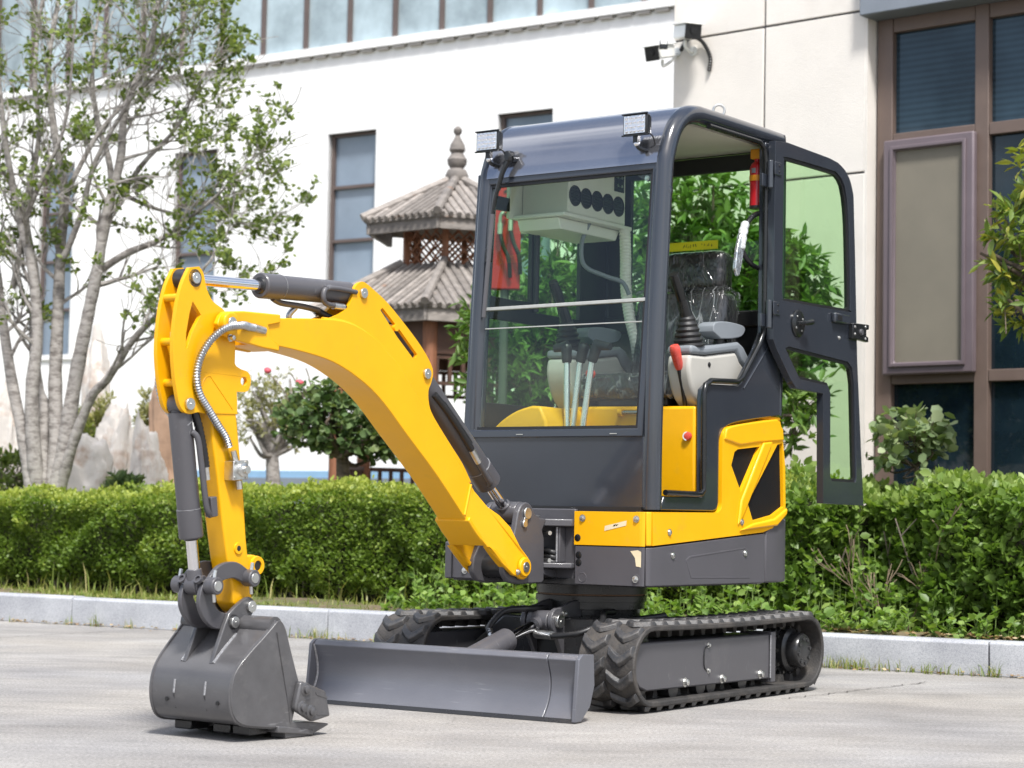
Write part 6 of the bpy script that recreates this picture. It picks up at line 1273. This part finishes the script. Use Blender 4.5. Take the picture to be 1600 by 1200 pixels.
for xx, pa in ((.375, cl), (-.2, cr_)):
    MB().prism(sm([(.20, 1.40), (.21, 1.435), (.3, 1.448), (.42, 1.445), (.45, 1.43), (.42, 1.40), (.34, 1.385)], 3) + [(.26, 1.378)], 'x', xx - .035, xx + .035).build('armrest', CONSG, pa, bevel=.012, seg=3)
    MB().cyl((xx, .3, 1.35), (xx, .3, 1.39), .02, 12).build('armrest_post', BLK, pa)
# safety lever with red grip
sl_ = MB().tube(catmull([(.36, .08, 1.10), (.368, .05, 1.16), (.37, .01, 1.25)], 4), .009, 10).build('safety_lever', BLK, EX)
MB().tube(catmull([(.37, .015, 1.245), (.372, -.01, 1.29), (.373, -.03, 1.33)], 4), [.013, .016, .018, .019, .02, .02, .021, .02, .016], 14).build('red_grip', REDR, sl_)
MB().sphere((-.02, .0, 1.235), .02, 10, 8).build('seat_belt_buckle', REDR, seat)
# travel levers
for i, (x0, x1, x2) in enumerate(((-.045, -.05, -.056), (-.022, .012, .03), (.023, .066, .09))):
    lv = MB().tube([(x0, -.12, .8), (x0, -.12, 1.0), (x1, -.12, 1.285)], .0125, 14).build('travel_lever', ALU, EX)
    MB().tube(catmull([(x1 - .001, -.12, 1.27), (x1 + (x2 - x1) * .5, -.12, 1.31), (x2, -.12, 1.34)], 4), [.017, .019, .02, .02, .021, .022, .022, .021, .018], 14).build('lever_grip', BLK, lv)
    dx = (-.05, .0, .06)[i]; MB().tube([(x2 - dx * .2, -.12, 1.335), (x2 + dx, -.125, 1.325)], [.022, .014], 12).build('lever_paddle', BLK, lv)
# air conditioner on the right wall
acu = MB().rng(-.375, -.15, .02, .44, 1.875, 2.125).build('air_conditioner', CREAM, EX, bevel=.008)
MB().rng(-.385, -.13, -.04, .46, 1.858, 1.873).build('mounting_tray', CREAM, acu, bevel=.003); MB().prism([(-.02, 1.857), (.43, 1.857), (.40, 1.812), (.0, 1.812)], 'x', -.37, -.17).build('drip_pan', CREAM, acu, bevel=.004)
MB().rng(-.395, -.376, -.06, .47, 1.86, 2.13).build('mounting_plate', CREAM, acu, bevel=.003)
for i in range(5):
    y = .064 + i * .08; MB().lathe([(.042, 0), (.041, .004), (.037, .005), (.037, .001)], (-.15, y, 1.95), (1, 0, 0), 26).build('vent_ring', BLK, acu); 
    mv = MB()
    for k in range(5): mv.box((-.1485, y, 1.93 + k * .0125), (.003, .055, .003))
    mv.build('vent_slats', BLKG, acu)
cp = MB().rng(-.150, -.146, .35, .42, 2.01, 2.12).build('control_panel', BLKG, acu)
for k in range(4): MB().lathe([(.006, 0), (.006, .004)], (-.146, .37 + .03 * (k % 2), 2.035 + .035 * (k // 2)), (1, 0, 0), 10).build('button', ZINC, cp)
MB().tube(catmull([(-.17, .2, 1.86), (-.19, .18, 1.78), (-.19, .2, 1.69), (-.13, .27, 1.65), (-.09, .33, 1.63), (-.07, .35, 1.58)], 6), .009, 10).build('drain_hose', CONSG, acu)
MB().rib([(-.14, .42, 1.86), (-.14, .43, 1.75), (-.13, .42, 1.62), (-.11, .42, 1.5), (-.08, .42, 1.4), (-.08, .45, 1.3)], .022, .003, .014).build('air_duct', CREAM, acu)
# wiper
wp = MB().cyl((-.235, -.215, 2.06), (-.235, -.26, 2.055), .016, 14)
wp.tube(catmull([(-.235, -.262, 2.06), (-.262, -.275, 2.0), (-.298, -.282, 1.86), (-.312, -.287, 1.68)], 5), [.014, .014, .013, .012, .011, .010, .010, .009, .009, .009, .008, .008, .008, .008, .008, .008], 8)
wpo = wp.build('wiper', BLKG, EX)
MB().tube([(-.295, -.288, 1.84), (-.322, -.296, 1.44)], [.009, .0085], 8).build('wiper_blade', GRAY, wpo)
MB().rng(-.325, -.3, -.292, -.272, 1.655, 1.71).build('wiper_joint', BLK, wpo, bevel=.004)
MB().rng(-.255, -.225, -.28, -.24, 2.04, 2.085).build('wiper_cap', BLKG, wpo, bevel=.008)
# work lamps
def lamp(x0, x1):
    xc = (x0 + x1) / 2; lp = MB().rng(x0, x1, -.29, -.262, 2.088, 2.166).build('work_lamp', BLKG, EX, bevel=.006)
    for z0, z1 in ((2.085, 2.09), (2.164, 2.169)): MB().rng(x0 - .002, x1 + .002, -.294, -.286, z0, z1).build('lamp_rim', BLKG, lp)
    fin = MB()
    for k in range(8): fin.rng(x0 + .006 + k * .0125, x0 + .009 + k * .0125, -.262, -.245, 2.095, 2.16)
    fin.build('cooling_fins', BLKG, lp)
    MB().rng(x0 + .007, x1 - .007, -.2925, -.288, 2.094, 2.16).build('lens_plate', mat('lamp_reflector', (.8, .82, .84), .12, metal=.85, var=.1, vscale=60, bump=.5, bscale=90) if 'lamp_reflector' not in MATS else MATS['lamp_reflector'], lp)
    for r_ in range(4):
        for c_ in range(5): MB().lathe([(.0068, 0), (.0055, .003), (.002, .0045)], (x0 + .018 + c_ * .0172, -.2925, 2.103 + r_ * .0165), (0, -1, 0), 8).build('led', CHROME, lp)
    MB().rng(xc - .01, xc + .01, -.285, -.265, 2.06, 2.088).build('lamp_foot', BLKG, lp); MB().tube(catmull([(xc, -.272, 2.065), (xc + .004, -.27, 2.045), (xc + .02, -.24, 2.035), (xc + .03, -.2, 2.045)], 4), .008, 8).build('lamp_bracket', BLKG, lp)
    MB().sphere((xc, -.274, 2.058), .012, 10, 8).build('pivot_nut', CHROME, lp)
    MB().tube(catmull([(xc + .02, -.26, 2.1), (xc + .05, -.25, 2.09), (xc + .05, -.225, 2.055), (xc + .03, -.205, 2.045)], 5), .003, 6).build('lamp_wire', BLK, lp)
lamp(-.381, -.274); lamp(.294, .399)
# mirror on the rear post
mi = MB().tube(catmull([(.43, .56, 1.9), (.43, .5, 1.895), (.425, .44, 1.86), (.42, .405, 1.80), (.42, .40, 1.74), (.425, .44, 1.70), (.43, .5, 1.68), (.435, .57, 1.685)], 5), .0105, 10).build('mirror', BLKG, EX)
MB().prism(sm([(.33, 1.66), (.352, 1.63), (.375, 1.66), (.40, 1.75), (.395, 1.80), (.375, 1.80), (.345, 1.74)], 3), 'x', .415, .43).build('mirror_head', mat('mirror_film', (.6, .63, .66), .15, metal=.8, var=.2, vscale=40, bump=.5, bscale=50), mi, bevel=.006)
MB().tube(catmull([(.42, .385, 1.74), (.42, .4, 1.8), (.42, .425, 1.85)], 4), [.016, .02, .018, .021, .017, .02, .016, .018, .014], 10).build('film_wrap', WHITE if False else mat('clear_film', (.55, .58, .58), .12, var=.3, vscale=50, bump=.8, bscale=60, spec=1), mi)
# door, folded back against the rear
do_ = [(.50, 2.18), (.6, 2.19), (.97, 2.185)] + sm([(1.05, 2.178), (1.12, 2.155), (1.17, 2.115), (1.20, 2.06)], 3) + [(1.22, 1.8), (1.247, 1.372), (1.29, .995), (1.319, .752), (.943, .755), (.934, 1.204), (.70, 1.21), (.642, 1.251), (.526, 1.357), (.498, 1.392)]
dg1 = sm([(.575, 2.12), (.60, 2.131), (.97, 2.137), (1.05, 2.132), (1.115, 2.09), (1.15, 1.99), (1.165, 1.86), (1.18, 1.6), (1.172, 1.57), (1.15, 1.562), (.62, 1.553), (.58, 1.56), (.57, 1.59)], 2)
dg2 = [(.60, 1.365), (.63, 1.374), (1.16, 1.352), (1.2, 1.33), (1.222, 1.262), (1.25, .87), (1.24, .848), (1.02, .848), (1.005, .865), (1.0, 1.21), (.975, 1.24), (.73, 1.25), (.715, 1.26)]
door = MB().prism(do_, 'x', .478, .508, holes=[dg1, dg2]).build('door', CABP, EX, bevel=.007, seg=3); door['label'] = 'cab door swung right back to the rear'
def shrink(p, f): c_ = Vector((sum(q[0] for q in p) / len(p), sum(q[1] for q in p) / len(p))); return [tuple(c_ + (Vector(q) - c_) * f) for q in p]
def inset(p, d):
    n = len(p); ar = sum(p[i][0] * p[(i + 1) % n][1] - p[(i + 1) % n][0] * p[i][1] for i in range(n)); sg = 1 if ar > 0 else -1; o = []
    for i in range(n):
        a, b_, c_ = Vector(p[i - 1]), Vector(p[i]), Vector(p[(i + 1) % n]); t1, t2 = (b_ - a).normalized(), (c_ - b_).normalized(); n1, n2 = Vector((-t1.y, t1.x)), Vector((-t2.y, t2.x)); m_ = (n1 + n2); m_ = m_.normalized() / max(.5, m_.normalized().dot(n1)); o.append(tuple(b_ + m_ * d * sg))
    return o
for gpoly in (dg1, dg2):
    MB().prism(inset(gpoly, -.004), 'x', .486, .501, holes=[inset(gpoly, .012)]).build('window_seal', BLK, door)
    MB().prism(inset(gpoly, -.002), 'x', .491, .495).build('door_glass', GLASS, door)
MB().lathe([(.055, 0), (.055, .006), (.048, .01), (.02, .012)], (.508, .70, 1.472), (1, 0, 0), 28).build('latch_plate', BLKG, door)
MB().tube([(.515, .70, 1.472), (.54, .70, 1.472), (.545, .76, 1.482)], .011, 12).build('latch_handle', BLKG, door)
for k in range(4): a = k * 1.57 + .6; MB().lathe([(.005, 0), (.004, .003)], (.518, .70 + .033 * math.cos(a), 1.472 + .033 * math.sin(a)), (1, 0, 0), 8).build('screw', ZINC, door)
MB().rng(.508, .528, 1.0, 1.14, 1.505, 1.545).build('pull_handle', CABP, door, bevel=.006); MB().rng(.523, .53, 1.02, 1.06, 1.515, 1.535).build('pull_recess', BLK, door)
bolt(door, (.508, 1.075, 1.445), (1, 0, 0), .006, .004)
lk_ = MB().prism([(1.16, 1.45), (1.31, 1.445), (1.31, 1.465), (1.29, 1.47), (1.29, 1.495), (1.315, 1.5), (1.315, 1.52), (1.16, 1.515)], 'x', .5085, .53).build('door_lock', BLKG, door, bevel=.003)
for y, z in ((1.18, 1.47), (1.18, 1.5), (1.28, 1.458), (1.28, 1.508)): MB().lathe([(.006, 0), (.005, .003)], (.53, y, z), (1, 0, 0), 8).build('screw', ZINC, lk_)
MB().lathe([(.014, 0), (.012, .008)], (.53, 1.235, 1.482), (1, 0, 0), 14).build('lock_button', GRAY, lk_)
for z in (2.045, 1.49):
    hn = MB().cyl((.498, .478, z - .055), (.498, .478, z + .055), .012, 14).build('door_hinge', CABP, EX, bevel=.002)
    MB().rng(.508, .513, .49, .55, z - .0, z + .052).build('hinge_leaf', CABP, hn, bevel=.002); MB().rng(.47, .485, .44, .49, z - .05, z + .0).build('hinge_leaf', CABP, hn, bevel=.002)
    for k in range(2): MB().lathe([(.005, 0), (.004, .003)], (.513, .525, z + .015 + .025 * k), (1, 0, 0), 8).build('screw', BLK, hn)
# ---------------------------------------------------------------- fire extinguisher hung in the cab
MW = Matrix.Translation((.32, 7.82, 0)) @ Matrix.Rotation(R(-35.5), 4, 'Z')
fe = empty('fire_extinguisher', MW @ Vector((.395, .56, 1.93)), R(-35.5), 'small red fire extinguisher with orange straps on the cab rear post', 'extinguisher')
MB().lathe([(.024, 0), (.03, .006), (.03, .16), (.022, .178), (.012, .185), (.012, .2)], (0, 0, 0), n=20).build('bottle', RED, fe)
MB().lathe([(.0315, .105), (.0315, .128)], (0, 0, 0), n=20).build('strap', ORANGE, fe); MB().rng(-.022, .022, -.02, .02, .195, .235).build('trigger_head', ORANGE, fe, bevel=.004)
MB().lathe([(.0305, -.004), (.0305, .006)], (0, 0, 0), n=20).build('foot_ring', BLK, fe)
lb = MB(); 
for k in range(7): lb.box((.009 * math.cos(-1.2) + .0215, -.0225, .02 + k * .011), (.006, .0015, .004), rz=R(40))
lb.build('label_print', WHITE, fe); MB().box((.0, -.0305, .146), (.018, .0015, .02)).build('label_badge', CONSG, fe)
